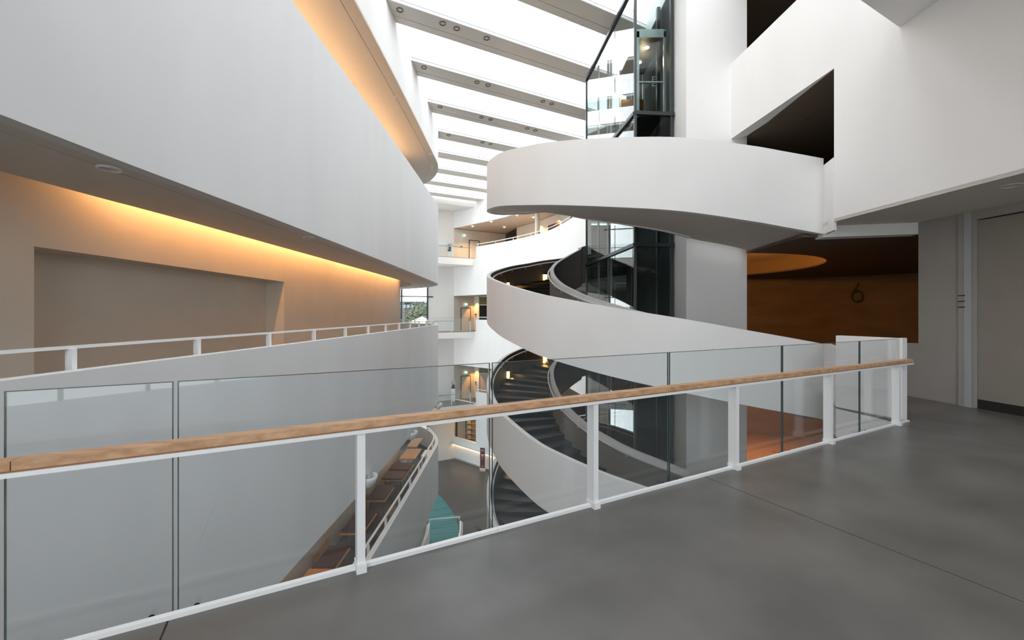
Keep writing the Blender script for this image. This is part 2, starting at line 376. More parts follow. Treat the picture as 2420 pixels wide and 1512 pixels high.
# travel goes right -> left -> back: the shaft side lies to the right, so a negative offset moves inwards
soi = offset(so, -.13); sio = offset(si, .13)
stair = thing('spiral_staircase', (1.4, 12, GZ), 'white spiral staircase winding round the glass lift shaft with black steps', 'staircase')
sub = 0
END_IN = [i for i in range(NS) if si[i][1] <= 16.86 or si[i][0] < 3.06][-1]
i_in0 = [i for i in range(NS) if si[i][0] <= 4.62][0]
flights = {1: 'A', 0: 'B', -1: 'C', -2: 'D'}
NSTEP = 28
for lv in (1, 0, -1, -2):
    dz = lv*FS; zt = [z+dz for z in sz]; zb = [z+dz-1.52 for z in sz]
    MB().ribbon(so, soi, zb, zt).build('outer_parapet', WHITE, stair, 35)
    e0, e1 = i_in0, END_IN+1
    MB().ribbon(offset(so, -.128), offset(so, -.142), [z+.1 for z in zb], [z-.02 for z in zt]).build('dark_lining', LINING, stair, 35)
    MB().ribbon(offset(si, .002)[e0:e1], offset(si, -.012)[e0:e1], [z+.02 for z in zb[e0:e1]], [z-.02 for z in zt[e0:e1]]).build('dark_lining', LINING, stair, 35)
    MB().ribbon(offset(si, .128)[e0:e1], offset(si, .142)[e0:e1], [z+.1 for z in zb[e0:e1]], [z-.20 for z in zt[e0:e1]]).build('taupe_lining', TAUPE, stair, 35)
    MB().ribbon(si[e0:e1], sio[e0:e1], zb[e0:e1], zt[e0:e1]).build('inner_parapet', WHITE, stair, 35)
    MB().ribbon(soi, si, [z+.02 for z in zb], [z+.14 for z in zb]).build('stair_soffit', SOFFIT, stair, 35)
    # steps: level wedges, one above the other
    a0 = 14; a1 = NS-1
    zs0, zs1 = sz[a0]-1.0, sz[a1]-1.0
    if lv < 1:
        prev = a0
        zlo, zhi = sz[0]-1.0, sz[-1]-1.0
        for k in range(NSTEP):
            lo = zlo+(zhi-zlo)*k/NSTEP; hi = zlo+(zhi-zlo)*(k+1)/NSTEP
            def at(zz):
                zz += 1.0
                for i in range(NS-1):
                    if sz[i] <= zz <= sz[i+1]:
                        u = (zz-sz[i])/(sz[i+1]-sz[i]+1e-9)
                        return [(soi[i][0]+(soi[i+1][0]-soi[i][0])*u, soi[i][1]+(soi[i+1][1]-soi[i][1])*u), (sio[i][0]+(sio[i+1][0]-sio[i][0])*u, sio[i][1]+(sio[i+1][1]-sio[i][1])*u)]
                return [soi[-1], sio[-1]]
            A, M_, B = at(lo), at((lo+hi)/2), at(hi)
            top = hi+dz
            st = MB().ribbon([A[0], M_[0], B[0]], [A[1], M_[1], B[1]], top-.26, top-.045).build('step', STAIRSTONE, stair)
            dx, dy = (A[0][0]-M_[0][0]), (A[0][1]-M_[0][1]); L = math.hypot(dx, dy); ex, ey = dx/L*.04, dy/L*.04
            MB().ribbon([(A[0][0]+ex, A[0][1]+ey), M_[0], B[0]], [(A[1][0]+ex, A[1][1]+ey), M_[1], B[1]], top-.045, top).build('tread', STAIRSTONE, st)
    # handrails
    h1 = offset(so, -.20); h2 = offset(si, .20)
    hr = MB().tube([(h1[i][0], h1[i][1], zt[i]-.14) for i in range(12, NS)], .026, 8).build('handrail', STEELW, stair, 60)
    for i in range(20, NS, 9):
        a = soi[i]; b = h1[i]
        MB().tube([(a[0], a[1], zt[i]-.24), (b[0], b[1], zt[i]-.22), (b[0], b[1], zt[i]-.14)], .012, 6).build('bracket', STEELW, hr)
    hr = MB().tube([(h2[i][0], h2[i][1], zt[i]-.13) for i in range(e0+2, e1)], .026, 8).build('handrail', STEELW, stair, 60)
    for i in range(e0+5, e1, 9):
        a = sio[i]; b = h2[i]
        MB().tube([(a[0], a[1], zt[i]-.23), (b[0], b[1], zt[i]-.21), (b[0], b[1], zt[i]-.13)], .012, 6).build('bracket', STEELW, hr)
    # warm recessed wall lamps
    for q, (i, lab) in enumerate(((min(range(NS//2, NS), key=lambda i: abs(CX+FPX*soi[i][0]/soi[i][1]-1289)), 'back'), (NS-8*7+1, 'left'))):
        if lv == 1: continue
        a = so[i]; c = soi[i]; nx, ny = (c[0]-a[0])/.13, (c[1]-a[1])/.13; tx, ty = -ny, nx
        z = zt[i]-.95
        t = thing('stair_wall_lamp', (c[0], c[1], z), 'glowing amber wall lamp on the %s wall of the %s stair flight' % (lab, {0: 'upper', -1: 'middle', -2: 'lowest'}[lv]), 'lamp', 'amber lamps along the spiral stair')
        MB().obox((c[0]-tx*.09, c[1]-ty*.09, z), (tx*.18, ty*.18, 0), (nx*.05, ny*.05, 0), (0, 0, .30)).build('diffuser', LAMPWARM, t)
        MB().obox((c[0]-tx*.10, c[1]-ty*.10, z+.30), (tx*.20, ty*.20, 0), (nx*.09, ny*.09, 0), (0, 0, .05)).build('hood', BLACK, t)
        light('stair_lamp_light', 'POINT', (c[0]+nx*.22, c[1]+ny*.22, z+.1), 1.6, (1, .5, .12), shadow_soft_size=.06)
# ================================================================== CORE AND LIFT SHAFT
struct('wall_core', MB().prism([(4.66, 11.2), (6.28, 11.2), (6.28, 16.9), (4.66, 16.9)], GZ, 14), WHITE, 'tall white concrete core wall beside the glass lift shaft', 'wall')
sh = thing('lift_shaft', (3.8, 14, GZ), 'dark framed glass lift shaft rising through the spiral stair', 'lift shaft')
c0, c1, c2, c3 = (3.5, 11.9), (4.63, 12.0), (4.63, 16.85), (3.0, 16.85)
ZT = 11.03
levels = [GZ, GZ+3.72, -3.88, -.15, 3.58, 7.32, ZT]
for p in (c0, c3, (4.56, 12.0)):
    MB().box(p[0], p[1], (GZ+ZT)/2, .07, .07, ZT-GZ).build('corner_post', DARKSTEEL, sh)
for a, b in ((c0, c3), (c0, c1), (c3, c2)):
    for i, z in enumerate(levels):
        dx, dy = b[0]-a[0], b[1]-a[1]; L = math.hypot(dx, dy); n = (dy/L*.06, -dx/L*.06)
        MB().prism([(a[0]-n[0], a[1]-n[1]), (b[0]-n[0], b[1]-n[1]), (b[0]+n[0], b[1]+n[1]), (a[0]+n[0], a[1]+n[1])], z-.05, z+.05).build('transom', DARKSTEEL, sh)
        if i+1 < len(levels):
            n2 = (n[0]*.1, n[1]*.1)
            # the long side carries two panes per storey
            cuts = [0, 1/3, 2/3, 1] if L > 3 else [0, 1]
            for u, v in zip(cuts, cuts[1:]):
                p = (a[0]+dx*u+dx/L*.03, a[1]+dy*u+dy/L*.03); q = (a[0]+dx*v-dx/L*.03, a[1]+dy*v-dy/L*.03)
                MB().prism([(p[0]-n2[0], p[1]-n2[1]), (q[0]-n2[0], q[1]-n2[1]), (q[0]+n2[0], q[1]+n2[1]), (p[0]+n2[0], p[1]+n2[1])], z+.05, levels[i+1]-.05).build('glass_pane', SHAFTG if L > 3 else SHAFTF, sh)
wallbox((4.60, 12.05), (4.60, 16.85), GZ, ZT, -.03).build('shaft_lining', BLACK, sh)
for y in (12.9, 15.6):
    MB().box(4.50, y, 0, .10, .12, 2*ZT).build('guide_rail', DARKSTEEL, sh)
for x, y in ((3.28, 15.9), (3.35, 14.6), (3.40, 14.4)):
    MB().box(x, y, 0, .06, .10, 2*ZT).build('inner_post', STEEL, sh)
# cab
cb = thing('lift_cab', (4.1, 13.2, 7.5), 'glazed lift cab with bronze back wall and lit ceiling, stopped high in the shaft', 'lift cab')
X0, X1, Y0, Y1, Z0, Z1 = 3.68, 4.46, 12.25, 14.2, 7.44, 9.86
for x in (X0, X1):
    for y in (Y0, Y1): MB().box(x, y, (Z0+Z1)/2, .07, .07, Z1-Z0).build('frame_post', STEEL, cb)
MB().box((X0+X1)/2, (Y0+Y1)/2, Z0, X1-X0, Y1-Y0, .10).build('cab_floor', DARKSTEEL, cb)
MB().box((X0+X1)/2, (Y0+Y1)/2, Z1-.10, X1-X0, Y1-Y0, .06).build('cab_ceiling', mat('cab_ceiling', (.06, .055, .05), .4), cb)
MB().box((X0+X1)/2, Y0, Z1-.06, X1-X0+.07, .07, .24).build('head_beam', STEEL, cb)
MB().box((X0+X1)/2, Y0, Z0+.95, X1-X0, .04, .04).build('grab_rail', STEEL, cb)
MB().box((X0+X1)/2, Y1-.06, (Z0+Z1)/2-.5, X1-X0-.05, .04, 1.4).build('bronze_back', mat('bronze_panel', (.16, .085, .03), .25, .5, metal=.7), cb)
MB().box((X0+X1)/2-.05, Y1-.10, Z0+.6, .40, .03, .62).build('control_screen', BLACK, cb)
pn = MB().box(X1-.12, Y0+.5, Z0+1.25, .15, .02, .30).build('button_panel', mat('button_panel', (.6, .5, .4), .4), cb)
for k in range(4): MB().box(X1-.12, Y0+.485, Z0+1.15+k*.065, .10, .012, .03).build('button', INK, pn)
for y in (12.75, 13.5):
    MB().lathe([(.01, 0), (.075, 0), (.075, .012), (.01, .012)], 16, (4.10, y, Z1-.15)).build('ceiling_lamp', LAMPON, cb)
light('cab_light', 'POINT', (4.1, 13.1, 9.5), 14, (1, .75, .45), shadow_soft_size=.1)
# ================================================================== RIGHT WALLS
def rw(Y): return (6.87-.09*Y, Y)
def rwall(Y0_, Y1_, z0, z1): 
    a, b = rw(Y0_), rw(Y1_); return MB().prism([a, b, (b[0]+.3, b[1]), (a[0]+.3, a[1])], z0, z1)
struct('wall_right', rwall(-14, 8.0, 3.38, 8.3), WHITE, 'tall white right wall hanging over the bridge end', 'wall')
struct('wall_right_band', rwall(8.0, 11.2, 6.3, 8.3), WHITE, 'white parapet band above the dark triangular opening', 'wall')
a = rw(8.0)
struct('wall_right_lintel', MB().prism([(6.27, 8.40), (7.85, 8.06), (7.9, 8.3), (6.3, 8.7)], 3.15, 3.38), WHITE, 'white downstand beam between the stair band and the side wall', 'beam')
sf = thing('ceiling', (7, 5, 3.38), 'grey soffit over the right end of the bridge', 'ceiling', kind='structure')
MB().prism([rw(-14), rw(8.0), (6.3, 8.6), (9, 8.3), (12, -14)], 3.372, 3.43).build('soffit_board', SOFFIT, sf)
downlight(PZ(2390, 437, 3.38), .125, False, 'unlit recessed downlight in the grey soffit at far right', 'downlights', off=mat('dark_lens', (.05, .05, .05), .4), ringm=SOFFIT)
# side wall with door
def dw(Y): return (8.786-.12*Y, Y)
def dwall(Ya, Yb, z0, z1, out=0, th=.3):
    a, b = dw(Ya), dw(Yb); return MB().prism([(a[0]-out, a[1]), (b[0]-out, b[1]), (b[0]+th, b[1]), (a[0]+th, a[1])], z0, z1)
struct('wall_right_side', dwall(7.40, 8.06, 0, 3.38), GREYW, 'grey plastered side wall left of the pilaster', 'wall')
struct('wall_right_low', dwall(8.06, 8.28, 0, 1.04), GREYW, 'low grey wall end beside the dark corridor', 'wall')
pil = thing('pilaster', (*dw(7.3), 0), 'pale grey pilaster with three short dark slots', 'pilaster')
dwall(7.30, 7.39, 0, 3.38, .03).build('warm_strip', GREYW, pil)
dwall(7.205, 7.30, 0, 3.38, .035).build('shaft', GREYP, pil)
for y in (698.5, 712, 725.5):
    z = EYE+(HY-y)/FPX*7.34
    dwall(7.285, 7.387, z-.008, z+.008, .042, 0).build('slot', INK, pil)
dr = thing('door_1', (*dw(6), 0), 'tall grey sliding door panel with a dark base strip', 'door', kind='structure')
dwall(7.16, 7.20, 0, 3.38, .02).build('frame', GREYW, dr)
dwall(4, 7.16, 3.22, 3.38, .02).build('frame_head', GREYW, dr)
dwall(3.5, 7.155, 0, 3.20, -.03).build('leaf', DOORP, dr)
dwall(3.5, 7.15, .0, .155, -.02).build('kick_strip', mat('dark_kick_strip', (.03, .028, .026), .5), dr)
# upper bridge over the camera
ub = thing('ceiling', (2, 3, 6.24), 'white panelled underside of the next bridge up', 'ceiling', kind='structure')
UB = Vector((6.30, 6.79))
def ubp(t, o): v = UB+RD*t+RN*o; return (v.x, v.y)
cut = [-12.2, -8.6, -5.0, -1.4, .26]
for i, (a, b) in enumerate(zip(cut, cut[1:])):
    for o0, o1 in ((-.75, 0), (-5, -.77)):
        MB().prism([ubp(a+.012, o0), ubp(b-.012, o0), ubp(b-.012, o1), ubp(a+.012, o1)], 6.24, 6.3).build('soffit_panel', WHITE, ub)
MB().prism([ubp(-12.2, -5), ubp(.26, -5), ubp(.26, 0), ubp(-12.2, 0)], 6.3, 6.85).build('bridge_slab', WHITE, ub)
# interiors on the right, one per storey
def right_level(z0, idx):
    nm = {0: 'bridge level', -1: 'level below', 1: 'level above', 2: 'top level'}[idx]
    wallp = catmull([(6.3, 18.6), (9, 18.9), (12, 18.4), (14.3, 17.3), (15.8, 15.5), (16.6, 13), (16.8, 10), (16.6, 6), (16.4, 2), (16.4, -6)], 5)
    struct('wall_right_curved_%s' % nm.split()[0], MB().ribbon(wallp, offset(wallp, .2), z0, z0+3.3), BROWN, 'brown curved corridor wall, toned dark for shade, on the %s' % nm, 'wall', 40)
    zc = z0+3.19
    cx, cy, R = 6.2, 14.75, 3.9
    ce = thing('ceiling', (8, 12, zc), 'dark ceiling with a round lit recess on the %s' % nm, 'ceiling', kind='structure')
    inn, out = [], []
    for k in range(49):
        th = math.radians(-92+184*k/48); d = (math.cos(th), math.sin(th))
        inn.append((cx+R*d[0], cy+R*d[1]))
        tt = 99
        if d[0] > 1e-6: tt = min(tt, (20.5-cx)/d[0])
        if d[1] > 1e-6: tt = min(tt, (20.5-cy)/d[1])
        if d[1] < -1e-6: tt = min(tt, (8.62-cy)/d[1])
        out.append((cx+d[0]*tt, cy+d[1]*tt))
    MB().ribbon(inn, out, zc, zc+.05).build('ceiling_board', BROWNC, ce)
    if idx != 0: return
    MB().ribbon(inn, [(cx+(p[0]-cx)*1.02, cy+(p[1]-cy)*1.02) for p in inn], zc+.05, zc+.50).build('recess_ring', mat('recess_ring_dimmed', (.30, .20, .10), .8, .1), ce)  # ring toned darker than the lid to even out the lamp light
    MB().prism([(cx+(p[0]-cx)*1.02, cy+(p[1]-cy)*1.02) for p in inn], zc+.50, zc+.54).build('recess_lid', mat('recess_lid_brightened', (.85, .62, .38), .8, .1), ce)  # lid toned paler to make up for the weak lamp light on it
    o = light('recess_light', 'AREA', (7.3, 11.75, zc+.13), 52, (1, .45, .10), target=(8.2, 14.5, zc+.5), shape='RECTANGLE', size=1.9, size_y=.12)
    light('recess_light', 'AREA', (6.9, 11.3, zc+.06), 14, (1, .45, .10), target=(7.3, 12.0, zc+.5), shape='RECTANGLE', size=1.4, size_y=.1)
right_level(0, 0); right_level(-FS, -1); 
struct('ceiling_opening', MB().prism([rw(7.9), (6.28, 11.2), (6.4, 20), (20, 20), (20, 7.9)], 6.292, 6.35), BROWNC, 'soffit toned brown for shade, seen through the triangular opening', 'ceiling')
struct('wall_opening_back', MB().prism([(6.4, 13.6), (16, 13.6), (16, 13.8), (6.4, 13.8)], 3.7, 6.3), BROWN, 'brown wall toned dark for shade behind the triangular opening', 'wall')
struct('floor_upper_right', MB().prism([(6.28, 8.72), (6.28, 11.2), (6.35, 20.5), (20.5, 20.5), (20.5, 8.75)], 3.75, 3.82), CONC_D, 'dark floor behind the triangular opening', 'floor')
struct('ceiling_top_right', MB().prism([rw(-14), rw(11.2), (6.4, 20), (20, 20), (20, -14)], 10.6, 10.66), BROWNC, 'brown ceiling toned dark for shade above the top right parapet', 'ceiling')
struct('wall_top_right_back', MB().prism([(9.0, -14), (9.0, 14), (9.2, 14), (9.2, -14)], 6.36, 10.6), BROWN, 'brown wall toned dark for shade behind the top right parapet', 'wall')
struct('floor_below_right', MB().prism([(6.3, 11.3), (6.3, 20.5), (20.5, 20.5), (20.5, 6), (6.3, 6)], -FS-.2, -FS), mat('oak_floor', (.34, .19, .085), .5, .3, var=.12, scale=2, stretch=(1, 4, 1)), 'warm brown floor one storey below the bridge', 'floor')
light('below_lamp', 'AREA', (9.5, 15, -.75), 110, (1, .5, .16), target=(9.5, 15.0, -4), shape='RECTANGLE', size=3, size_y=3)
downlight(PZ(1912, 277, 6.3), .11, False, 'unlit recessed downlight in the brown soffit of the triangular opening', 'opening downlights', off=mat('dark_lens', (.05, .05, .05), .4), ringm=BROWNC)
downlight(PZ(1873, 352, 6.3), .12, True, 'bright lit recessed downlight low in the triangular opening', 'opening downlights', ringm=BROWNC)
light('opening_lamp', 'SPOT', PZ(1873, 352, 6.26), 30, (1, .7, .4), target=PZ(1873, 352, 6.26)-Vector((0, 0, 3)), spot_size=1.6, spot_blend=.6)
# level number 6 on the curved wall
six = thing('level_number', (14.1, 17.2, 1.9), 'large thin black numeral 6 on the shade-toned brown curved wall', 'numeral')
def on_wall(u, v):
    b = Vector((14.13, 17.16, 2.35)); ax = Vector((.775, -.632, 0)); return b+ax*(u*.62)+Vector((0, 0, v*.84))
nrm = Vector((-.632, -.775, 0))
def flat(pts_in, pts_out, closed):
    mb = MB(); st = []
    for (a, b), (c, d) in zip(pts_in, pts_out):
        p, q = on_wall(a, b), on_wall(c, d); st.append([p+nrm*.0, q+nrm*.0, q+nrm*.03, p+nrm*.03])
    return mb.sweep(st, closed=closed)
th = [2*math.pi*k/40 for k in range(40)]
flat([(.235*math.cos(a), .235*math.sin(a)) for a in th], [(.30*math.cos(a), .30*math.sin(a)) for a in th], True).build('bowl', INK, six)
flat([(-.265, .12), (.055, .66)], [(-.21, .08), (.12, .66)], False).build('stroke', INK, six)
# ================================================================== ROOF: SKYLIGHT
K = catmull([(-5.4, 39.0), (-4.35, 38.1), (-3.2, 37.07), (-1.6, 35.6), (.37, 33.4), (2.26, 30.7), (3.3, 27.9), (3.83, 25.3), (4.15, 23.2)], 6)
iK = 12  # index of (-3.2, 37.07)
ZR = 11.57
struct('ceiling_roof_right', MB().prism([(7, -14), (22, -14), (22, 46), (-5.4, 46)]+[K[i] for i in range(0, len(K), 3)]+[(7, 20)], ZR, 12.3), WHITE, 'white roof slab right of the skylight', 'ceiling')
struct('ceiling_roof_left', MB().prism([(-4.0, -14), (-4.0, 21.9), (-9.0, 24), (-9.0, 46), (-15, 46), (-15, -14)], 12.3, 12.5), WHITE, 'white roof slab left of the skylight', 'ceiling')
struct('ceiling_roof_end', MB().prism([(-9.0, 34.2), (-3.35, 37.2), (-5.4, 39.0), (-5.4, 46), (-9, 46)], 11.12, 12.3), WHITE, 'white soffit at the far end of the skylight', 'ceiling')
downlight(PZ(1078, 498, 11.12), .10, True, 'lit downlight in the white soffit at the far skylight end', 'far end downlights')
BRD = Vector((.885, .4656)).normalized(); BRN = Vector((-BRD.y, BRD.x))
bound = [(7, -14), (7, 20)]+[K[i] for i in range(len(K)-1, -1, -1)]
def seg_hit(o, d, a, b):
    ex, ey = b[0]-a[0], b[1]-a[1]; den = d.x*ey-d.y*ex
    if abs(den) < 1e-9: return None
    t = ((a[0]-o[0])*ey-(a[1]-o[1])*ex)/den; u = ((a[0]-o[0])*d.y-(a[1]-o[1])*d.x)/den
    return t if 0 <= u <= 1 and t > .5 else None
spots = {0: [(945, 23), (1046, 55), (1079, 67), (1150, 90)], 1: [(1002, 159), (1127, 194), (1153, 201), (1283, 239), (1304, 245)], 2: [(1040, 252), (1138, 277), (1159, 282), (1246, 303), (1265, 308)], 3: [(1060, 319), (1140, 336), (1159, 340)]}
sky = thing('window_skylight', (1.5, 10, 12.3), 'long row of bright skylight panes between the roof beams', 'skylight', kind='structure')
seen = 0; bi = 0; prev = None
kk = list(range(-8, 9))
for k in kk:
    Yl = 13.19+3.18*k
    o = Vector((-4.05, Yl))
    if Yl >= 22:
        back = [t for a, b in (((-3.95, 21.9), (-9.0, 24.0)), ((-9.0, 24.0), (-9.0, 46.0))) for t in [seg_hit(o+BRD*.6, -BRD, a, b)] if t]
        o = o+BRD*(.6-min(back))
    hits = [t for a, b in zip(bound, bound[1:]) for t in [seg_hit(o, BRD, a, b)] if t]
    if not hits: continue
    L = min(hits)+.2
    def bp(t, n): v = o+BRD*t+BRN*n; return (v.x, v.y)
    pos = 'the %s roof beam from the camera' % ORD[k+1] if 0 <= k+1 < 12 else 'a roof beam behind the camera'
    lab = ('grey white skylight beam, %s beam in view counted from the top of the picture' % ORD[k+1]) if 0 <= k+1 < 12 else 'grey white skylight beam over the bridge, outside the picture'
    bt = thing('roof_beam', (o.x, o.y, ZR), lab, 'beam', 'parallel beams of the skylight')
    MB().prism([bp(0, .02), bp(L, .02), bp(L, .62), bp(0, .62)], ZR, ZR+.14).build('beam_box', BEAM, bt)
    MB().prism([bp(0, -.02), bp(L, -.02), bp(L, .02), bp(0, .02)], ZR-.004, ZR+.09).build('skylit_tone_edge', STEELW, bt)  # near face coloured white to stand in for its skylit brightness
    MB().prism([bp(0, .64), bp(L, .64), bp(L, .95), bp(0, .95)], ZR+.0, ZR+.14).build('beam_flange', BEAM, bt)
    MB().prism([bp(0, .60), bp(L, .60), bp(L, .66), bp(0, .66)], ZR+.02, ZR+.12).build('shadow_joint', DARKSTEEL, bt)
    MB().prism([bp(0, -.015), bp(L, -.015), bp(L, .05), bp(0, .05)], ZR+.09, ZR+.115).build('edge_line', DARKSTEEL, bt)
    if k in spots:
        for q, s in enumerate(spots[k]):
            downlight(PZ(s[0], s[1], ZR-.002), .11, False, '%s small chrome spotlight from the left on the %s skylight beam' % (ORD[q], ORD[k+1]), 'spotlights in the skylight beams', off=BLACK, ringm=STEEL)
    if True:
        n = 5
        for j in range(n):
            a, b = L*j/n+.02, L*(j+1)/n-.02
            MB().prism([bp(a, .5), bp(b, .5), bp(b, 3.18*BRD.x+.1), bp(a, 3.18*BRD.x+.1)], 11.74, 11.76).build('pane', PANE, sky)
# ================================================================== SHELL
struct('wall_back_left', MB().prism([(-15, -14.2), (-4.3, -14.2), (-4.3, -14), (-15, -14)], GZ, 12.5), WHITE, 'white wall left of the glass facade behind the camera', 'wall')
struct('wall_back_right', MB().prism([(6.6, -14.2), (22, -14.2), (22, -14), (6.6, -14)], GZ, 12.5), WHITE, 'white wall right of the glass facade behind the camera', 'wall')
wf = thing('window_4', (1.1, -14.1, GZ), 'full height glass facade at the street end behind the camera', 'window', kind='structure')
fx = [-4.25+i*2.16 for i in range(6)]; fz = [GZ+.05, GZ+3.9, GZ+7.8, -.1, 3.8, 7.7, 11.5]
for x in fx: MB().box(x, -14.1, (GZ+11.6)/2, .12, .15, 11.6-GZ).build('mullion', DARKSTEEL, wf)
for z in fz: MB().box(1.15, -14.1, z, 10.8, .12, .10).build('transom', DARKSTEEL, wf)
for xa, xb in zip(fx, fx[1:]):
    for za, zb_ in zip(fz, fz[1:]): MB().box((xa+xb)/2, -14.1, (za+zb_)/2, xb-xa-.12, .02, zb_-za-.1).build('pane', WINDG, wf)
struct('ground_street_outside', MB().prism([(-60, -90), (60, -90), (60, -14.4), (-60, -14.4)], GZ-.3, GZ-.02), mat('pale_paving', (.35, .34, .32), .8, .2), 'pale paving outside the glass facade behind the camera', 'ground')
wf = thing('window_7', (-15.1, 29, GZ), 'unseen glass side facade added to light the far end of the street', 'window', kind='structure')  # unseen glazing added so more daylight reaches the far end
fy = [29.0, 31.4, 33.8]; fz = [GZ+.05, -6.3, -3.0, .12, 3.2, 6.5, 9.6, 11.1]
for y in fy: MB().box(-15.1, y, (GZ+11.1)/2, .13, .13, 11.1-GZ).build('mullion', DARKSTEEL, wf)
for z in fz: MB().box(-15.1, 31.4, z, .1, 4.9, .08).build('transom', DARKSTEEL, wf)
for ya, yb in zip(fy, fy[1:]):
    for za, zb_ in zip(fz, fz[1:]): MB().box(-15.1, (ya+yb)/2, (za+zb_)/2, .02, yb-ya-.13, zb_-za-.08).build('pane', WINDG, wf)
struct('wall_left', MB().prism([(-15.2, -14), (-15, -14), (-15, 28.9), (-15.2, 28.9)], GZ, 12.5), CREAM, 'outer wall beyond the left galleries', 'wall')
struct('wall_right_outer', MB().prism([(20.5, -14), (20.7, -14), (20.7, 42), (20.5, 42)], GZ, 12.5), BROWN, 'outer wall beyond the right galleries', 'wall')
struct('floor_ground', MB().prism([(-15, -14), (22, -14), (22, 45), (-15, 45)], GZ-.3, GZ), CONC_D, 'dark concrete floor of the museum street far below', 'floor')
# far wall right of the street, with one big window seen through the shaft
YB = 42.0
struct('wall_far_right', MB().prism([(-5.4, YB), (7.0, YB), (7.0, YB+.3), (-5.4, YB+.3)], GZ, 12.3), WHITE, 'far outer wall behind the far galleries', 'wall')
struct('wall_far_right_lower', MB().prism([(7.0, YB), (20.7, YB), (20.7, YB+.3), (7.0, YB+.3)], GZ, 6.5), WHITE, 'far outer wall below the window seen through the shaft', 'wall')
struct('wall_far_right_end', MB().prism([(12.6, YB), (20.7, YB), (20.7, YB+.3), (12.6, YB+.3)], 6.5, 12.3), WHITE, 'far outer wall right of the window seen through the shaft', 'wall')
struct('wall_far_return', MB().prism([(-5.62, 39.3), (-5.42, 39.3), (-5.42, 42.3), (-5.62, 42.3)], GZ, 12.3), WHITE, 'white return wall closing the far gallery corner', 'wall')
wn = thing('window_2', (9.8, YB, 6.5), 'tall bright window with dark transoms seen through the lift shaft', 'window', kind='structure')
for z in (6.55, 7.1, 9.0, 10.5, 11.5): MB().box(9.8, YB+.05, z, 5.6, .1, .10 if z > 8 else .06).build('transom', DARKSTEEL, wn)
for x in (7.05, 9.9, 12.55): MB().box(x, YB+.05, 9, .08, .1, 5.1).build('mullion', DARKSTEEL, wn)
for x in (8.47, 11.22):
    for za, zb_ in ((6.6, 7.05), (7.15, 8.95), (9.05, 10.45), (10.55, 11.45)):
        MB().box(x, YB+.1, (za+zb_)/2, 2.74, .02, zb_-za).build('pane', WINDG, wn)
# ================================================================== FAR RIGHT GALLERIES (curve K)
Ki = offset(K, .25); K7 = offset(K, 7.0)
lab3 = {-1: 'lower', 0: 'middle', 1: 'upper'}
for lv in (-1, 0, 1):
    zf = lv*FL+.1 if lv < 1 else 6.55
    zbot = {-1: -7.65, 0: -3.05, 1: 3.33}[lv]; ztop = {-1: -5.24, 0: 1.14, 1: 7.6}[lv]
    n = len(K)
    struct('wall_far_%s_fascia' % lab3[lv], MB().ribbon(K[iK:], Ki[iK:], zbot, ztop), WHITE, 'white curved parapet band of the %s far gallery' % lab3[lv], 'parapet', 40)
    struct('wall_far_%s_edge' % lab3[lv], MB().ribbon(K[:iK+1], Ki[:iK+1], zbot, zf), WHITE, 'white slab edge where the %s far bridge lands' % lab3[lv], 'wall', 40)
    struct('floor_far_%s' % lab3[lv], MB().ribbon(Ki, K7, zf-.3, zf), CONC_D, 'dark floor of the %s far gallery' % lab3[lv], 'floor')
    zc = 3.33+lv*FL-(.07 if lv == 1 else 0)
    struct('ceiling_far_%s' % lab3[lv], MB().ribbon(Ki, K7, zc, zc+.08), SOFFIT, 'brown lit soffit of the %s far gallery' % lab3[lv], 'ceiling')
    # low rail on the parapet
    r = thing('parapet_rail', (K[20][0], K[20][1], ztop), 'low white rail on the %s far gallery parapet' % lab3[lv], 'railing')
    mid = offset(K[iK:], .1)
    MB().tube([(p[0], p[1], ztop+.22) for p in mid], .03, 6).build('rail_bar', STEELW, r)
    for x, y, dx, dy in walk(mid, .2, 2.2):
        MB().box(x, y, ztop+.1, .05, .05, .22).build('post', STEELW, r)
struct('wall_far_top_fascia', MB().ribbon(K, Ki, 9.64, 12.2), WHITE, 'white curved fascia above the upper far gallery', 'wall', 40)
# interior walls of the far galleries
FW = [(-5.4, 39.02), (-.63, 41.75)]
struct('wall_far_inner_upper', wallbox(FW[0], FW[1], 6.4, 9.6, .2), CREAM, 'cream inner wall of the upper far gallery beside the exit door', 'wall')
struct('wall_far_gallery_back', MB().ribbon([(.43, 38.7), (2.2, 36.0), (3.6, 33.4), (4.35, 31.4)], offset([(.43, 38.7), (2.2, 36.0), (3.6, 33.4), (4.35, 31.4)], .2), 6.4, 9.6), CREAM, 'cream curved back wall of the upper far gallery', 'wall', 40)
struct('window_3', wallbox((-.63, 41.7), (.43, 38.75), 6.5, 9.58, .05), DARKGL, 'dark glazed screen at the back of the upper far gallery', 'window')
tag(MB().lathe([(.19, 6.55), (.19, 9.57)], 20, (2.0, 33.0, 0)).build('gallery_column', CREAM, None, 40), 'round cream column on the upper far gallery', 'column')
wb = [(.43, 38.7), (2.2, 36.0), (3.6, 33.4), (4.35, 31.4)]
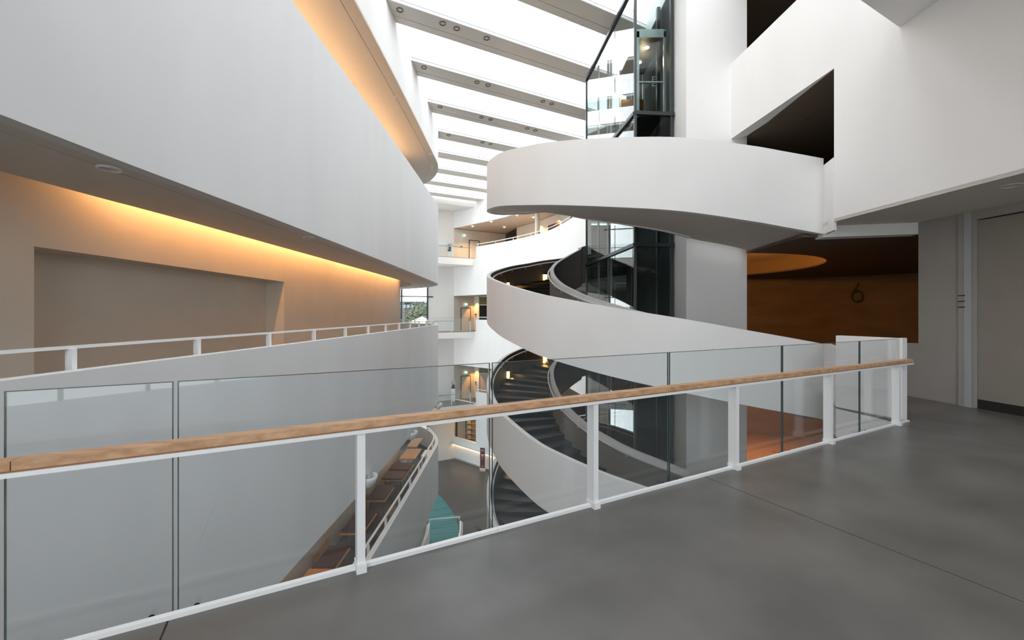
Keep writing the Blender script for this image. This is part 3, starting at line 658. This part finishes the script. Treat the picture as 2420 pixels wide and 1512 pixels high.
for (a, b, z0, z1, lab) in ((.30, .38, 6.6, 8.5, 'left dark brown door behind the column in the upper far gallery'), (.42, .46, 6.6, 8.6, 'narrow dark brown door right of the column in the upper far gallery'), (.62, .80, 7.9, 8.9, 'wide dark brown framed picture on the upper far gallery wall')):
    pts = resample(wb, .2); p, q = pts[int(a*(len(pts)-1))], pts[int(b*(len(pts)-1))]
    t = thing('wall_panel_picture' if 'picture' in lab else 'gallery_door', (*p, z0), lab, 'picture' if 'picture' in lab else 'door', kind=None)
    wallbox(p, q, z0, z1, -.05).build('frame', mat('brown_frame', (.10, .05, .025), .6), t)
    d = Vector((q[0]-p[0], q[1]-p[1])); p2, q2 = (p[0]+d.x*.12-.03, p[1]+d.y*.12-.03), (p[0]+d.x*.88-.03, p[1]+d.y*.88-.03)
    wallbox(p2, q2, z0+.08, z1-.08, -.04).build('panel', mat('brown_panel', (.05, .025, .015), .5), t)
for i, ((px, py), lab) in enumerate(zip([(1117, 536), (1161, 525), (1192, 538), (1222, 510), (1261, 515)], ['leftmost', 'second', 'third', 'fourth', 'rightmost'])):
    p = PZ(px, py, 9.57)
    downlight(p, .12, True, '%s of the five lit downlights in the upper far gallery soffit' % lab, 'lit downlights of the upper far gallery', ringm=SOFFIT)
    light('gallery_lamp', 'SPOT', p-Vector((0, 0, .06)), 380, (1, .55, .22), target=p-Vector((0, 0, 3)), spot_size=2.1, spot_blend=.8)
light('gallery_wall_wash', 'SPOT', (2.0, 35.2, 9.4), 150, (1, .52, .18), target=(2.6, 35.8, 7.2), spot_size=1.6, spot_blend=.8)
light('gallery_wall_wash', 'SPOT', (3.2, 32.8, 9.4), 150, (1, .52, .18), target=(3.7, 33.4, 7.2), spot_size=1.6, spot_blend=.8)
# middle and lower far gallery: door wall, warm reveal, dark glazing
def door(name, p, q, z0, z1, lab, m):
    t = thing(name, (*p, z0), lab, 'door', kind='structure')
    d = Vector((q[0]-p[0], q[1]-p[1])); L = d.length; d /= L; nn = Vector((d.y, -d.x))
    def bb(u0, u1, za, zb_, o0, o1): 
        a = Vector(p)+d*u0+nn*o0; return MB().obox((a.x, a.y, za), (d.x*(u1-u0), d.y*(u1-u0), 0), (nn.x*(o1-o0), nn.y*(o1-o0), 0), (0, 0, zb_-za))
    bb(-.06, 0, z0, z1+.06, 0, .06).build('frame_jamb', DARKSTEEL, t); bb(L, L+.06, z0, z1+.06, 0, .06).build('frame_jamb', DARKSTEEL, t)
    bb(0, L, z1, z1+.06, 0, .06).build('frame_head', DARKSTEEL, t)
    lf = bb(0, L, z0, z1, 0, .035).build('leaf', m, t)
    bb(L-.16, L-.06, z0+.95, z0+1.02, .035, .08).build('handle', INK, lf); bb(L-.14, L-.09, z0+1.12, z0+1.19, .035, .05).build('lock', INK, lf)
def exit_sign(p, lab):
    t = thing('exit_sign', p, lab, 'sign', 'lit exit signs')
    MB().box(0, 0, 0, .30, .05, .17).build('light_box', SIGNW, t, local=True)
    g = MB().box(-.09, -.03, 0, .12, .012, .17).build('green_field', GREEN, t, local=True)
    g.location = (0, 0, 0)
    MB().add([(.02, -.032, .05), (.12, -.032, .05), (.12, -.032, .02), (.15, -.032, .02), (.07, -.032, -.06), (-.0, -.032, .02), (.02, -.032, .02)], [(0, 1, 2, 3, 4, 5, 6)]).build('arrow', GREEN, t, local=True)
    MB().box(0, 0, .13, .03, .03, .06).build('hanger', STEELW, t, local=True)
GWALL = mat('taupe_door_wall', (.52, .45, .37), .75, .2)
for lv in (-1, 0):
    zf = lv*FL+.1; zc = 3.33+lv*FL
    p0, p1 = (-5.4, 39.02), (-3.58, 39.75)
    nm = lab3[lv]
    struct('wall_far_inner_%s' % nm, wallbox(p0, p1, zf, zc, .2), GWALL, 'taupe wall with the exit door on the %s far gallery' % nm, 'wall')
    struct('wall_far_reveal_%s' % nm, wallbox((-3.58, 39.75), (-3.15, 39.2), zf, zc, .15), CREAM, 'amber lit narrow wall right of the exit door on the %s far gallery' % nm, 'wall')
    def at(px): 
        k = (px-CX)/FPX; dx, dy = p1[0]-p0[0], p1[1]-p0[1]; t = (k*p0[1]-p0[0])/(dx-k*dy); return (p0[0]+dx*t, p0[1]+dy*t-.01)
    door('door_%d' % (3+lv), at(1090), at(1111), zf, zf+2.08, 'pale door under the exit sign on the %s far gallery' % nm, GWALL)
    q = at(1101)
    exit_sign((q[0], q[1]-.15, zf+2.45), 'lit exit sign above the pale door of the %s far gallery' % nm)
    MB().lathe([(.01, 0), (.09, 0), (.09, .03), (.01, .03)], 14)
    fa = thing('wall_alarm', (-3.42, 39.38, zf+1.5), 'small dark round alarm on the amber wall of the %s far gallery' % nm, 'alarm')
    MB().lathe([(.02, -.05), (.07, -.03), (.09, 0), (.07, .06), (.02, .08)], 14).build('housing', INK, fa, local=True)
    MB().box(0, -.05, -.16, .05, .05, .14).build('call_point', INK, fa, local=True)
    light('reveal_lamp', 'SPOT', (-3.65, 38.95, zc-.05), 220, (1, .5, .14), target=(-3.4, 39.5, zf), spot_size=1.2, spot_blend=.5)
    wn = thing('window_%d' % (5+lv), (-1.5, 39, zf), 'dark glazed screen with pale frames on the %s far gallery' % nm, 'window', kind='structure')
    a, b = (-3.10, 39.2), (1.5, 37.6)
    d = Vector((b[0]-a[0], b[1]-a[1])); L = d.length; d /= L
    nb = 5
    for i in range(nb+1):
        c = Vector(a)+d*(L*i/nb); MB().obox((c.x-.04, c.y-.05, zf), (.08*d.x, .08*d.y, 0), (-d.y*.1, d.x*.1, 0), (0, 0, zc-zf)).build('mullion', CREAM, wn)
    for z in (zf+.02, zf+2.35, zc-.1):
        wallbox(a, b, z, z+.08, .08).build('transom', CREAM, wn)
    for i in range(nb):
        c0_ = Vector(a)+d*(L*i/nb+.05); c1_ = Vector(a)+d*(L*(i+1)/nb-.05)
        m_ = DARKGL if lv == 0 or i > 1 else mat('pale_curtain', (.5, .42, .33), .9, .05)
        wallbox(tuple(c0_), tuple(c1_), zf+.1, zf+2.35, .04).build('pane', m_, wn)
        wallbox(tuple(c0_), tuple(c1_), zf+2.43, zc-.1, .04).build('upper_pane', mat('olive_pane', (.16, .13, .05), .4), wn)
q = (-4.1, 39.6)
exit_sign((at(1097)[0], 39.2, 9.0), 'lit exit sign above the door of the upper far gallery')
door('door_7', (-4.05, 39.78-.01), (-3.2, 40.26-.01), 6.55, 8.62, 'cream door under the exit sign of the upper far gallery', CREAM)
fa = thing('wall_alarm', (-4.75, 39.33, 7.95), 'small dark round alarm on the orange lit upper far gallery wall', 'alarm')
MB().lathe([(.02, -.05), (.07, -.03), (.09, 0), (.07, .06), (.02, .08)], 14).build('housing', INK, fa, local=True)
MB().box(-.35, -.05, -.25, .08, .06, .14).build('call_point', INK, fa, local=True)
# ================================================================== FAR BRIDGES
for lv, zb_, zt_ in ((-1, -6.75, -6.28), (0, -.47, .10), (1, 5.96, 6.58)):
    e0_ = Vector((-3.35, 37.2)); back = Vector((-5.4, 39.0))
    l0 = e0_-BRD*7.5
    nm = lab3[lv]
    br = thing('far_bridge', (e0_.x-2, e0_.y-1, zt_), 'white %s footbridge crossing the far end of the street' % nm, 'bridge')
    MB().prism([(l0.x, l0.y), (e0_.x, e0_.y), (-5.3, 38.8), (-10.2, 36.2)], zb_, zt_-.04).build('deck', WHITE, br)
    MB().prism([(l0.x, l0.y+.02), (e0_.x-.02, e0_.y+.02), (-5.3, 38.8), (-10.2, 36.2)], zt_-.04, zt_).build('walking_surface', CONC, br)
    rl = thing('far_glass_railing', (e0_.x-2, e0_.y-1, zt_), 'glass railing with dark handrail on the %s far footbridge' % nm, 'railing')
    def fb(t0, t1, o0, o1, za, zc_):
        f = lambda t, o: (e0_.x-BRD.x*t+BRN.x*o, e0_.y-BRD.y*t+BRN.y*o)
        return MB().prism([f(t0, o0), f(t1, o0), f(t1, o1), f(t0, o1)], za, zc_)
    fb(0.15, 7.4, .10, .15, zt_+.90, zt_+.95).build('handrail', STEEL, rl)
    for k in range(5):
        fb(.3+k*1.75, .36+k*1.75, .08, .14, zt_, zt_+.9).build('post', STEELW, rl)
        fb(.08+k*1.75, 1.8+k*1.75, .03, .045, zt_-.06, zt_+1.22).build('glass_panel', GLASSF, rl)
        fb(1.05+k*1.75, 1.15+k*1.75, .01, .03, zt_-.05, zt_-.02).build('clamp', INK, rl)
# end wall and big end window
W0 = (-5.4, 39.0); E1 = (-7.6, 37.83); E2 = (-15.0, 33.9)
struct('wall_end', MB().prism([E1, W0, (W0[0]-.1, W0[1]+.25), (E1[0]-.1, E1[1]+.25)], GZ, 12.3), WHITE, 'bright white end wall of the museum street', 'wall')
wn = thing('window_1', (-9, 37, GZ), 'tall end window looking out on trees', 'window', kind='structure')
d = (Vector(E2)-Vector(E1)); L = d.length; d /= L
us = [.03, 2.35, 4.7, 7.0, L-.03]
zs_ = [GZ+.05, -6.3, -3.0, .12, 3.2, 6.5, 9.6, 11.1]
for u in us:
    c = Vector(E1)+d*u; MB().box(c.x, c.y, (GZ+11.1)/2, .13, .13, 11.1-GZ).build('mullion', DARKSTEEL, wn)
c = Vector(E1)+d*2.15; MB().box(c.x, c.y-.1, (GZ+11.1)/2, .05, .05, 11.1-GZ).build('cable_post', STEEL, wn)
for z in zs_: wallbox((E1[0]+.45, E1[1]+.15), E2, z-.04, z+.04, -.1).build('transom', DARKSTEEL, wn)
for u, v in zip(us, us[1:]):
    for za, zc_ in zip(zs_, zs_[1:]):
        p, q = Vector(E1)+d*(u+.07), Vector(E1)+d*(v-.07)
        wallbox(tuple(p), tuple(q), za+.04, zc_-.04, .02).build('pane', WINDG, wn)
# posters on stands
def poster(px, py0, py1, Y, lab, zfoot):
    a = P(px-5, py1, Y); b = P(px+5, py0, Y)
    t = thing('poster_stand', (a.x+.2, Y, zfoot), lab, 'poster')
    wdt, h = b.x-a.x, b.z-a.z
    pb = MB().box((a.x+b.x)/2, Y, (a.z+b.z)/2, wdt, .03, h).build('board', mat('poster_paper', (.45, .46, .46), .6), t)
    MB().box((a.x+b.x)/2+.02, Y-.018, a.z+h*.42, wdt*.55, .006, h*.3).build('dark_figure', INK, pb)
    MB().box((a.x+b.x)/2, Y-.018, a.z+h*.14, wdt*.9, .006, h*.2).build('dark_band', INK, pb)
    MB().box((a.x+b.x)/2-.04, Y-.018, a.z+h*.80, wdt*.5, .006, h*.1).build('grey_band', mat('grey_print', (.2, .2, .2), .6), pb)
    MB().box((a.x+b.x)/2, Y+.03, (zfoot+a.z)/2, wdt*.9, .03, a.z-zfoot).build('stand', STEELW, t)
poster(1063, 575, 594, 38.2, 'black and white poster on a stand at the upper far footbridge', 6.58)
poster(1071, 901, 918, 38.0, 'black and white poster on a stand at the lower far footbridge', -6.28)
# ================================================================== GROUND FLOOR FAR SIDE
KG = catmull([(-9.0, 42.2), (-7.3, 40.7), (-5.4, 39.0), (-4.35, 38.1), (-3.2, 37.07), (-1.6, 35.6), (.37, 33.4), (2.26, 30.7)], 6)
KGi = offset(KG, .25)
struct('wall_ground_low', MB().ribbon(KG, KGi, GZ, -9.8), WHITE, 'low white wall under the reception opening on the ground floor', 'wall', 40)
struct('wall_ground_left', MB().ribbon(KG[:12], KGi[:12], -9.8, -3.05), WHITE, 'white ground floor wall carrying the plan sign', 'wall', 40)
jamb = KG[18:]; struct('wall_ground_right', MB().ribbon(KG[24:], KGi[24:], -9.8, -7.65), WHITE, 'white ground floor wall right of the reception opening', 'wall', 40)
tr = thing('trim_1', (-4, 37.8, -10.5), 'light ledge with a glowing strip and twin rails along the ground floor wall', 'trim', kind='structure')
kf = offset(KG, -.16); kf2 = offset(KG, -.02)
MB().ribbon(kf, kf2, -10.42, -10.30).build('ledge', WHITE, tr)
MB().ribbon(offset(KG, -.13), offset(KG, -.03), -10.45, -10.42).build('light_strip', mat('led_strip', (1, .8, .5), .4, emit=(1, .6, .28), estr=5), tr)
kr = offset(KG, -.24)
for z in (-10.2, -10.33): MB().tube([(p[0], p[1], z) for p in kr], .025, 6).build('tube_rail', STEELW, tr)
struct('baseboard_ground', MB().ribbon(offset(KG, -.03), KG, GZ, GZ+.12), GREYW, 'grey base strip of the ground floor wall', 'baseboard')
# plan sign
sg = thing('plan_sign', (-6.3, 39.6, -9.4), 'white floor plan board with faint lines on the ground floor wall', 'sign')
a, b = P(1034, 1000, 40.0), P(1067, 1000, 38.9)
a = (KG[8][0]-.15, KG[8][1]-.12); b = (KG[11][0]+.12, KG[11][1]-.12)
wallbox(a, b, -9.5, -8.1, -.04).build('board', STEELW, sg)
d_ = Vector((b[0]-a[0], b[1]-a[1])); L_ = d_.length; d_ /= L_
for r_ in range(3):
    for c_ in range(4):
        p = Vector(a)+d_*(L_*(.14+.2*c_)); q = p+d_*L_*(.10+.03*((r_+c_) % 2))
        wallbox((p.x-.03, p.y-.05), (q.x-.03, q.y-.05), -8.5-r_*.22, -8.44-r_*.22, -.01).build('plan_line', mat('grey_print', (.2, .2, .2), .6), sg)
# reception behind the opening
struct('wall_reception', wallbox((-5.2, 40.0), (4, 40.0), GZ, -7.5, .2), CREAM, 'amber lit wall behind the reception', 'wall')
sv = thing('shelf_unit', (-3.9, 39.6, GZ), 'tall open wooden shelf unit behind the reception opening', 'shelf')
for x in (-4.35, -3.8, -3.25): MB().box(x, 39.6, GZ+1.9, .05, .4, 3.8).build('upright', DARKSTEEL, sv)
for k in range(8): MB().box(-3.8, 39.6, GZ+.3+k*.48, 1.1, .42, .05).build('shelf_board', TWOOD, sv)
ln_ = ['top', 'second', 'third', 'fourth']
for k in range(4):
    tag(MB().box(-4.05+.05*(k % 2), 39.55, GZ+.3+(7-k)*.48+.025+.11-.48, .36, .25, .22).build('storage_box', GREYW), 'grey storage box on the %s used shelf of the reception shelves' % ln_[k], 'box', 'boxes on the reception shelves')
dk = thing('reception_desk', (-1.6, 37.6, GZ), 'black reception desk with glowing amber counter top', 'desk')
MB().prism([(-2.9, 37.9), (-1.6, 36.4), (-.6, 37.0), (-1.6, 38.4)], GZ, GZ+1.85).build('body', BLACK, dk)
MB().prism([(-3.0, 37.95), (-1.6, 36.3), (-.5, 37.0), (-1.6, 38.5)], GZ+1.85, GZ+1.95).build('counter_top', mat('amber_counter', (.75, .5, .2), .4, emit=(1, .62, .18), estr=.5), dk)
MB().lathe([(.08, 0), (.16, 0), (.16, .04), (.08, .04)], 14, (-1.75, 37.2, GZ+1.95)).build('bell_ring', STEEL, dk)
light('reception_lamp', 'POINT', (-2.2, 38.2, -8.2), 130, (1, .6, .2), shadow_soft_size=.2)
pt = thing('potted_plant', (-2.0, 38.9, GZ), 'tall dark leafy plant beside the reception desk', 'plant')
MB().lathe([(.22, 0), (.3, .5), (.28, .5), (.2, .05)], 16, (-2.0, 38.9, GZ+1.6)).build('pot', INK, pt)
MB().box(-2.0, 38.9, GZ+.8, .5, .5, 1.6).build('plinth', INK, pt)
mb = MB()
for k in range(260):
    u, v, r_ = random.uniform(0, 6.28), random.uniform(-1, 1), random.random()**.5*.85
    c = Vector((-2.0+r_*math.cos(u)*.9, 38.9+r_*math.sin(u)*.7, GZ+3.0+v*.85)); dx = Vector((random.uniform(-1, 1), random.uniform(-1, 1), random.uniform(-.6, .6))).normalized()*.16
    e_ = Vector((random.uniform(-1, 1), random.uniform(-1, 1), random.uniform(-1, 1))).normalized()*.07
    mb.add([c-dx, c+e_, c+dx, c-e_], [(0, 1, 2, 3)])
mb.build('leaves', LEAFD, pt)
# banner
bf = PZ(1141, 1111, GZ)
bn = thing('roll_up_banner', bf, 'dark red roll up banner standing on the ground floor', 'banner')
wd = .42
MB().obox((bf.x-wd/2-.02, bf.y, GZ+.22), (wd, -.12, 0), (0, .015, 0), (0, 0, 1.72)).build('banner_sheet', BANNERM, bn)
MB().sweep([[(bf.x-wd/2-.05+i*(wd+.08), bf.y-.12*i+.20*math.cos(a_), GZ+.22*math.sin(a_)) for a_ in [math.pi*k/8 for k in range(9)]] for i in (0, 1)]).build('foot_roll', mat('beige_roll', (.5, .42, .32), .6), bn)
PW = mat('white_print', (.6, .5, .5), .6)
def bpr(u0, u1, v0, v1): return MB().obox((bf.x-wd/2-.02+wd*u0, bf.y-.12*u0-.004, GZ+.22+v0), (wd*(u1-u0), -.12*(u1-u0), 0), (0, -.004, 0), (0, 0, v1-v0))
bpr(.12, .85, 1.5, 1.56).build('print_line', PW, bn); bpr(.12, .75, 1.40, 1.43).build('print_line', PW, bn)
bpr(.22, .75, .98, 1.2).build('print_emblem', PW, bn)
for k in range(3): bpr(.25, .72-.08*k, .86-k*.07, .88-k*.07).build('print_line', PW, bn)
bpr(.3, .75, .15, .18).build('print_line', PW, bn)
# teal curved ramp with white guards
tl = thing('teal_ramp', (-4, 27, GZ), 'curved teal panelled ramp on the ground floor', 'ramp')
tor = catmull([(-6.6, 32.5), (-5.40, 30.9), (-4.34, 28.95), (-3.62, 27.15), (-3.22, 25.6), (-3.02, 24.1)], 4)
til = offset(tor, -0.0)
inr = offset(tor, -1.75) if offset(tor, -1.75)[5][0] < tor[5][0] else offset(tor, 1.75)
for i in range(0, len(tor)-1, 2):
    j = min(i+2, len(tor)-1)
    a_, b_ = tor[i:j+1], inr[i:j+1]
    gap = lambda p, q: (p[0]+(q[0]-p[0])*.015, p[1]+(q[1]-p[1])*.015)
    a2 = [gap(a_[0], a_[-1])]+a_[1:-1]+[gap(a_[-1], a_[0])]; b2 = [gap(b_[0], b_[-1])]+b_[1:-1]+[gap(b_[-1], b_[0])]
    MB().ribbon(a2, b2, GZ, GZ+.10).build('panel', TEAL, tl)
for k in range(4):
    z = GZ+.06-.02*k
    a_, b_ = tor[-1], inr[-1]
    MB().prism([(a_[0]+.02*k, a_[1]-.30*k), (b_[0]+.02*k, b_[1]-.30*k), (b_[0]+.02*k, b_[1]-.30*k-.28), (a_[0]+.02*k, a_[1]-.30*k-.28)], GZ, z).build('lower_step', TEAL if k == 0 else TWOOD, tl)
for side, pth, lab in ((1, tor, 'right'), (-1, inr, 'left')):
    sub_ = pth[-9:]+[(pth[-1][0]+.03, pth[-1][1]-1.2), (pth[-1][0]-.02, pth[-1][1]-2.4)]
    g = thing('ramp_guard', (*pth[-4], GZ), '%s white curved guard wall at the near end of the teal ramp' % lab, 'guard')
    s3 = sub_[5:]
    MB().ribbon(s3, offset(s3, .10*side), GZ, GZ+1.0).build('guard_wall', WHITE, g, 40)
    hh = offset(s3, .16*side)
    MB().tube([(p[0], p[1], GZ+.9) for p in hh], .025, 6).build('handrail', STEELW, g)
gb = thing('barrier_bar', (-4, 26, GZ+.98), 'white barrier bar across the near end of the teal ramp', 'barrier')
MB().tube([(inr[-5][0], inr[-5][1], GZ+1.03), (tor[-5][0], tor[-5][1], GZ+1.03)], .035, 8).build('bar', STEELW, gb)
for p in (inr[-5], tor[-5]): MB().box(p[0], p[1], GZ+.96, .09, .09, .14).build('end_bracket', STEELW, gb)
# ================================================================== LOWER BALCONY: TABLES, SCONCES
TZ = -FL+.74
def ground_quad(c): return [PZ(x, y, TZ) for x, y in c]
quads = [([(720, 1344), (789, 1343), (770, 1372), (698, 1375)], 'w'), ([(781, 1288), (822, 1288), (793, 1341), (735, 1341)], 'm'), ([(838, 1207), (893, 1207), (852, 1255), (810, 1254)], 'm'),
         ([(893, 1146), (933, 1146), (906, 1178), (863, 1178)], 'm'), ([(911, 1112), (964, 1112), (946, 1130), (902, 1130)], 'm'), ([(929, 1093), (974, 1093), (969, 1109), (920, 1109)], 'm'),
         ([(960, 1060), (994, 1060), (984, 1085), (944, 1085)], 'w'), ([(968, 1035), (988, 1035), (984, 1057), (956, 1057)], 'w')]
tl_ = ['pale wooden table nearest the bridge on the lower balcony', 'large dark maroon folding table next to the nearest pale table', 'maroon folding table partly behind the white railing post', 'maroon folding table right of the white railing post below the wall lamp',
       'nearer of the two short maroon tables standing together', 'farther of the two short maroon tables standing together', 'wooden table beside the small white table on the lower balcony', 'farthest wooden table under the white wall lamp']
for (qd, kind), lab in zip(quads, tl_):
    v = ground_quad(qd); cx_ = sum(p.x for p in v)/4; y0_ = (v[2].y+v[3].y)/2; y1_ = (v[0].y+v[1].y)/2
    w_ = ((v[1].x-v[0].x)+(v[2].x-v[3].x))/2
    w_ = min(w_, .95); cx_ = min(max(cx_, -5.78+w_/2), -4.35-w_/2)
    t = thing('folding_table', (cx_, (y0_+y1_)/2, -FL), lab, 'table', 'tables stored on the lower balcony')
    ln = y1_-y0_
    tp = MB().box(0, 0, .725, w_, ln, .03).build('table_top', MAROON if kind == 'm' else TWOOD, t, local=True)
    if kind == 'm':
        MB().box(0, 0, .705, w_+.004, ln+.004, .01).build('edge_strip', INK, tp, local=True)
        MB().box(.02, -.06, .655, w_+.06, ln+.06, .018).build('packing_board', TWOOD, t, local=True)
    else:
        MB().box(0, -ln/2+.03, .75, w_*.96, .03, .03).build('batten', TWOOD, tp, local=True)
    for sy in (-1, 1):
        y_ = sy*(ln/2-.16); xs = w_/2-.12
        lg = MB().tube([(-xs, y_, .70), (-xs, y_+sy*.02, .35), (-xs-.05, y_+sy*.05, .015)], .014, 6).build('leg', DARKSTEEL, t, local=True)
        MB().tube([(xs, y_, .70), (xs, y_+sy*.02, .35), (xs+.05, y_+sy*.05, .015)], .014, 6).build('leg', DARKSTEEL, t, local=True)
        MB().tube([(-xs, y_+sy*.02, .35), (xs, y_+sy*.02, .35)], .01, 6).build('cross_bar', DARKSTEEL, t, local=True)
wt = PZ(999, 1070, TZ)
t = thing('small_table', (-4.45, wt.y, -FL), 'small white table beside the wooden table on the lower balcony', 'table')
MB().box(0, 0, .72, .40, 1.0, .04).build('table_top', STEELW, t, local=True)
for sx in (-1, 1):
    for sy in (-1, 1): MB().box(sx*.17, sy*.45, .35, .04, .04, .70).build('leg', STEELW, t, local=True)
for k, y_ in enumerate((13.4, 16.9, 20.2)):
    bx = thing('cardboard_sheet', (min(LW, key=lambda p: abs(p[1]-y_)+(9 if p[0] < -6.5 else 0))[0]+.12, y_, -FL), '%s brown cardboard sheet leaning on the wall under the maroon tables' % ['nearest', 'middle', 'farthest'][k], 'cardboard', 'cardboard behind the tables')
    MB().obox((-.0, -.5, 0), (.015, 0, 0), (0, 1.0, 0), (-.08, 0, .58)).build('sheet', TWOOD, bx, local=True)
    MB().obox((.03, -.35, 0), (.015, 0, 0), (0, .7, 0), (-.06, 0, .38)).build('smaller_sheet', TWOOD, bx, local=True)
light('balcony_lamp', 'POINT', (-5.6, 11.4, -4.3), 5, (1, .55, .2), shadow_soft_size=.1)
light('balcony_lamp', 'POINT', (-5.6, 20.5, -4.2), 24, (1, .55, .2), shadow_soft_size=.1)
for (px, py, Y, lab) in ((868, 1140, 11.5, 'nearest'), (968, 1031, 16.2, 'middle'), (1033, 962, 21.9, 'farthest')):
    x_ = min([p for p in LO if p[1] < 24], key=lambda p: abs(p[1]-Y))[0]
    z = EYE+(HY-py)/FPX*Y
    t = thing('wall_lamp', (x_, Y, z), '%s white shell shaped wall lamp on the left gallery band' % lab, 'lamp', 'white shell wall lamps')
    st = []
    for i in range(9):
        a_ = math.radians(-75+150*i/8)
        ring = []
        for j in range(7):
            b_ = math.radians(90*j/6); r_ = .30
            ring.append((.02+r_*math.sin(b_)*math.cos(a_)*.95, r_*math.sin(b_)*math.sin(a_)*.95, .17-r_*math.cos(b_)*1.1+.02))
        st.append(ring)
    mb = MB(); n_ = 7
    vs = [p for r__ in st for p in r__]; fs = [(i*n_+j, i*n_+j+1, (i+1)*n_+j+1, (i+1)*n_+j) for i in range(8) for j in range(6)]
    sh_ = mb.add(vs, fs).build('shade', STEELW, t, 60, local=True)
    md = sh_.modifiers.new('thickness', 'SOLIDIFY'); md.thickness = .008
    MB().box(.012, 0, .05, .024, .12, .30).build('back_plate', STEEL, t, local=True)
# ================================================================== OUTSIDE
struct('ground_outside', MB().prism([(-120, 46), (60, 46), (60, 220), (-120, 220)], -6.0, -5.5), GRASS, 'green park ground outside the end window', 'ground')
def tree(x, y, zt_, r_, lab, m):
    t = thing('tree', (x, y, -5.5), lab, 'tree', 'trees outside the end window')
    MB().tube([(x, y, -5.5), (x+.2, y, -2), (x, y+.1, zt_-r_)], .22, 8).build('trunk', BARK, t)
    mb = MB()
    for k in range(2600):
        d = Vector((random.gauss(0, 1), random.gauss(0, 1), random.gauss(0, 1))).normalized()*(random.random()**.4)
        c = Vector((x+d.x*r_*1.25, y+d.y*r_, zt_-r_*1.2+d.z*r_*1.2+.3*math.sin(d.x*9+d.y*7)))
        a_ = Vector((random.uniform(-1, 1), random.uniform(-1, 1), random.uniform(-1, 1))).normalized()*.22
        b_ = a_.orthogonal().normalized()*.12
        mb.add([c-a_, c+b_, c+a_, c-b_], [(0, 1, 2, 3)])
    mb.build('crown', m, t)
LEAF2 = mat('grey_green_leaves', (.13, .15, .10), .6, .3, var=.4, scale=.8)
LEAF3 = mat('bright_green_leaves', (.16, .24, .07), .6, .3, var=.35, scale=.8)
tree(-17.8, 76, 3.0, 3.2, 'rust green tree at the left of the end window', mat('rust_leaves', (.15, .12, .07), .6, .3, var=.4, scale=.7))
tree(-14.0, 67, 3.7, 2.9, 'grey green tree at the right of the end window', LEAF2)
tree(-15.6, 58, .7, 2.8, 'bright green bushy tree in front in the end window', LEAF3)
tree(-25.5, 66, 3.4, 3.2, 'large green tree hidden mostly left of the end window', LEAF)
bd = thing('distant_building', (-26, 112, -5.5), 'dark flat roofed building beyond the trees', 'building')
MB().prism([(-30, 110), (-23.4, 110), (-23.4, 118), (-30, 118)], -5.5, 4.6).build('block', mat('dark_facade', (.06, .065, .08), .6), bd)
MB().prism([(-30.3, 109.7), (-23.0, 109.7), (-23.0, 118), (-30.3, 118)], 4.6, 5.0).build('roof', DARKSTEEL, bd)
for k in range(6): MB().box(-29.3+k*1.05, 109.95, 3.7, .75, .1, .9).build('window', WINDG if False else mat('facade_window', (.25, .29, .33), .2, .5), bd)
mq = thing('marquee', (-11.6, 52, -5.5), 'white pitched marquee roof at the foot of the end window', 'tent')
MB().add([(-13, 50, .4), (-9.5, 50, .4), (-9.5, 54, .4), (-13, 54, .4), (-11.2, 52, 1.35)], [(0, 1, 4), (1, 2, 4), (2, 3, 4), (3, 0, 4), (3, 2, 1, 0)]).build('canopy', STEELW, mq)
for p in ((-12.9, 50.1), (-9.6, 50.1), (-9.6, 53.9), (-12.9, 53.9)): MB().box(p[0], p[1], -2.55, .1, .1, 5.9).build('leg', STEELW, mq)
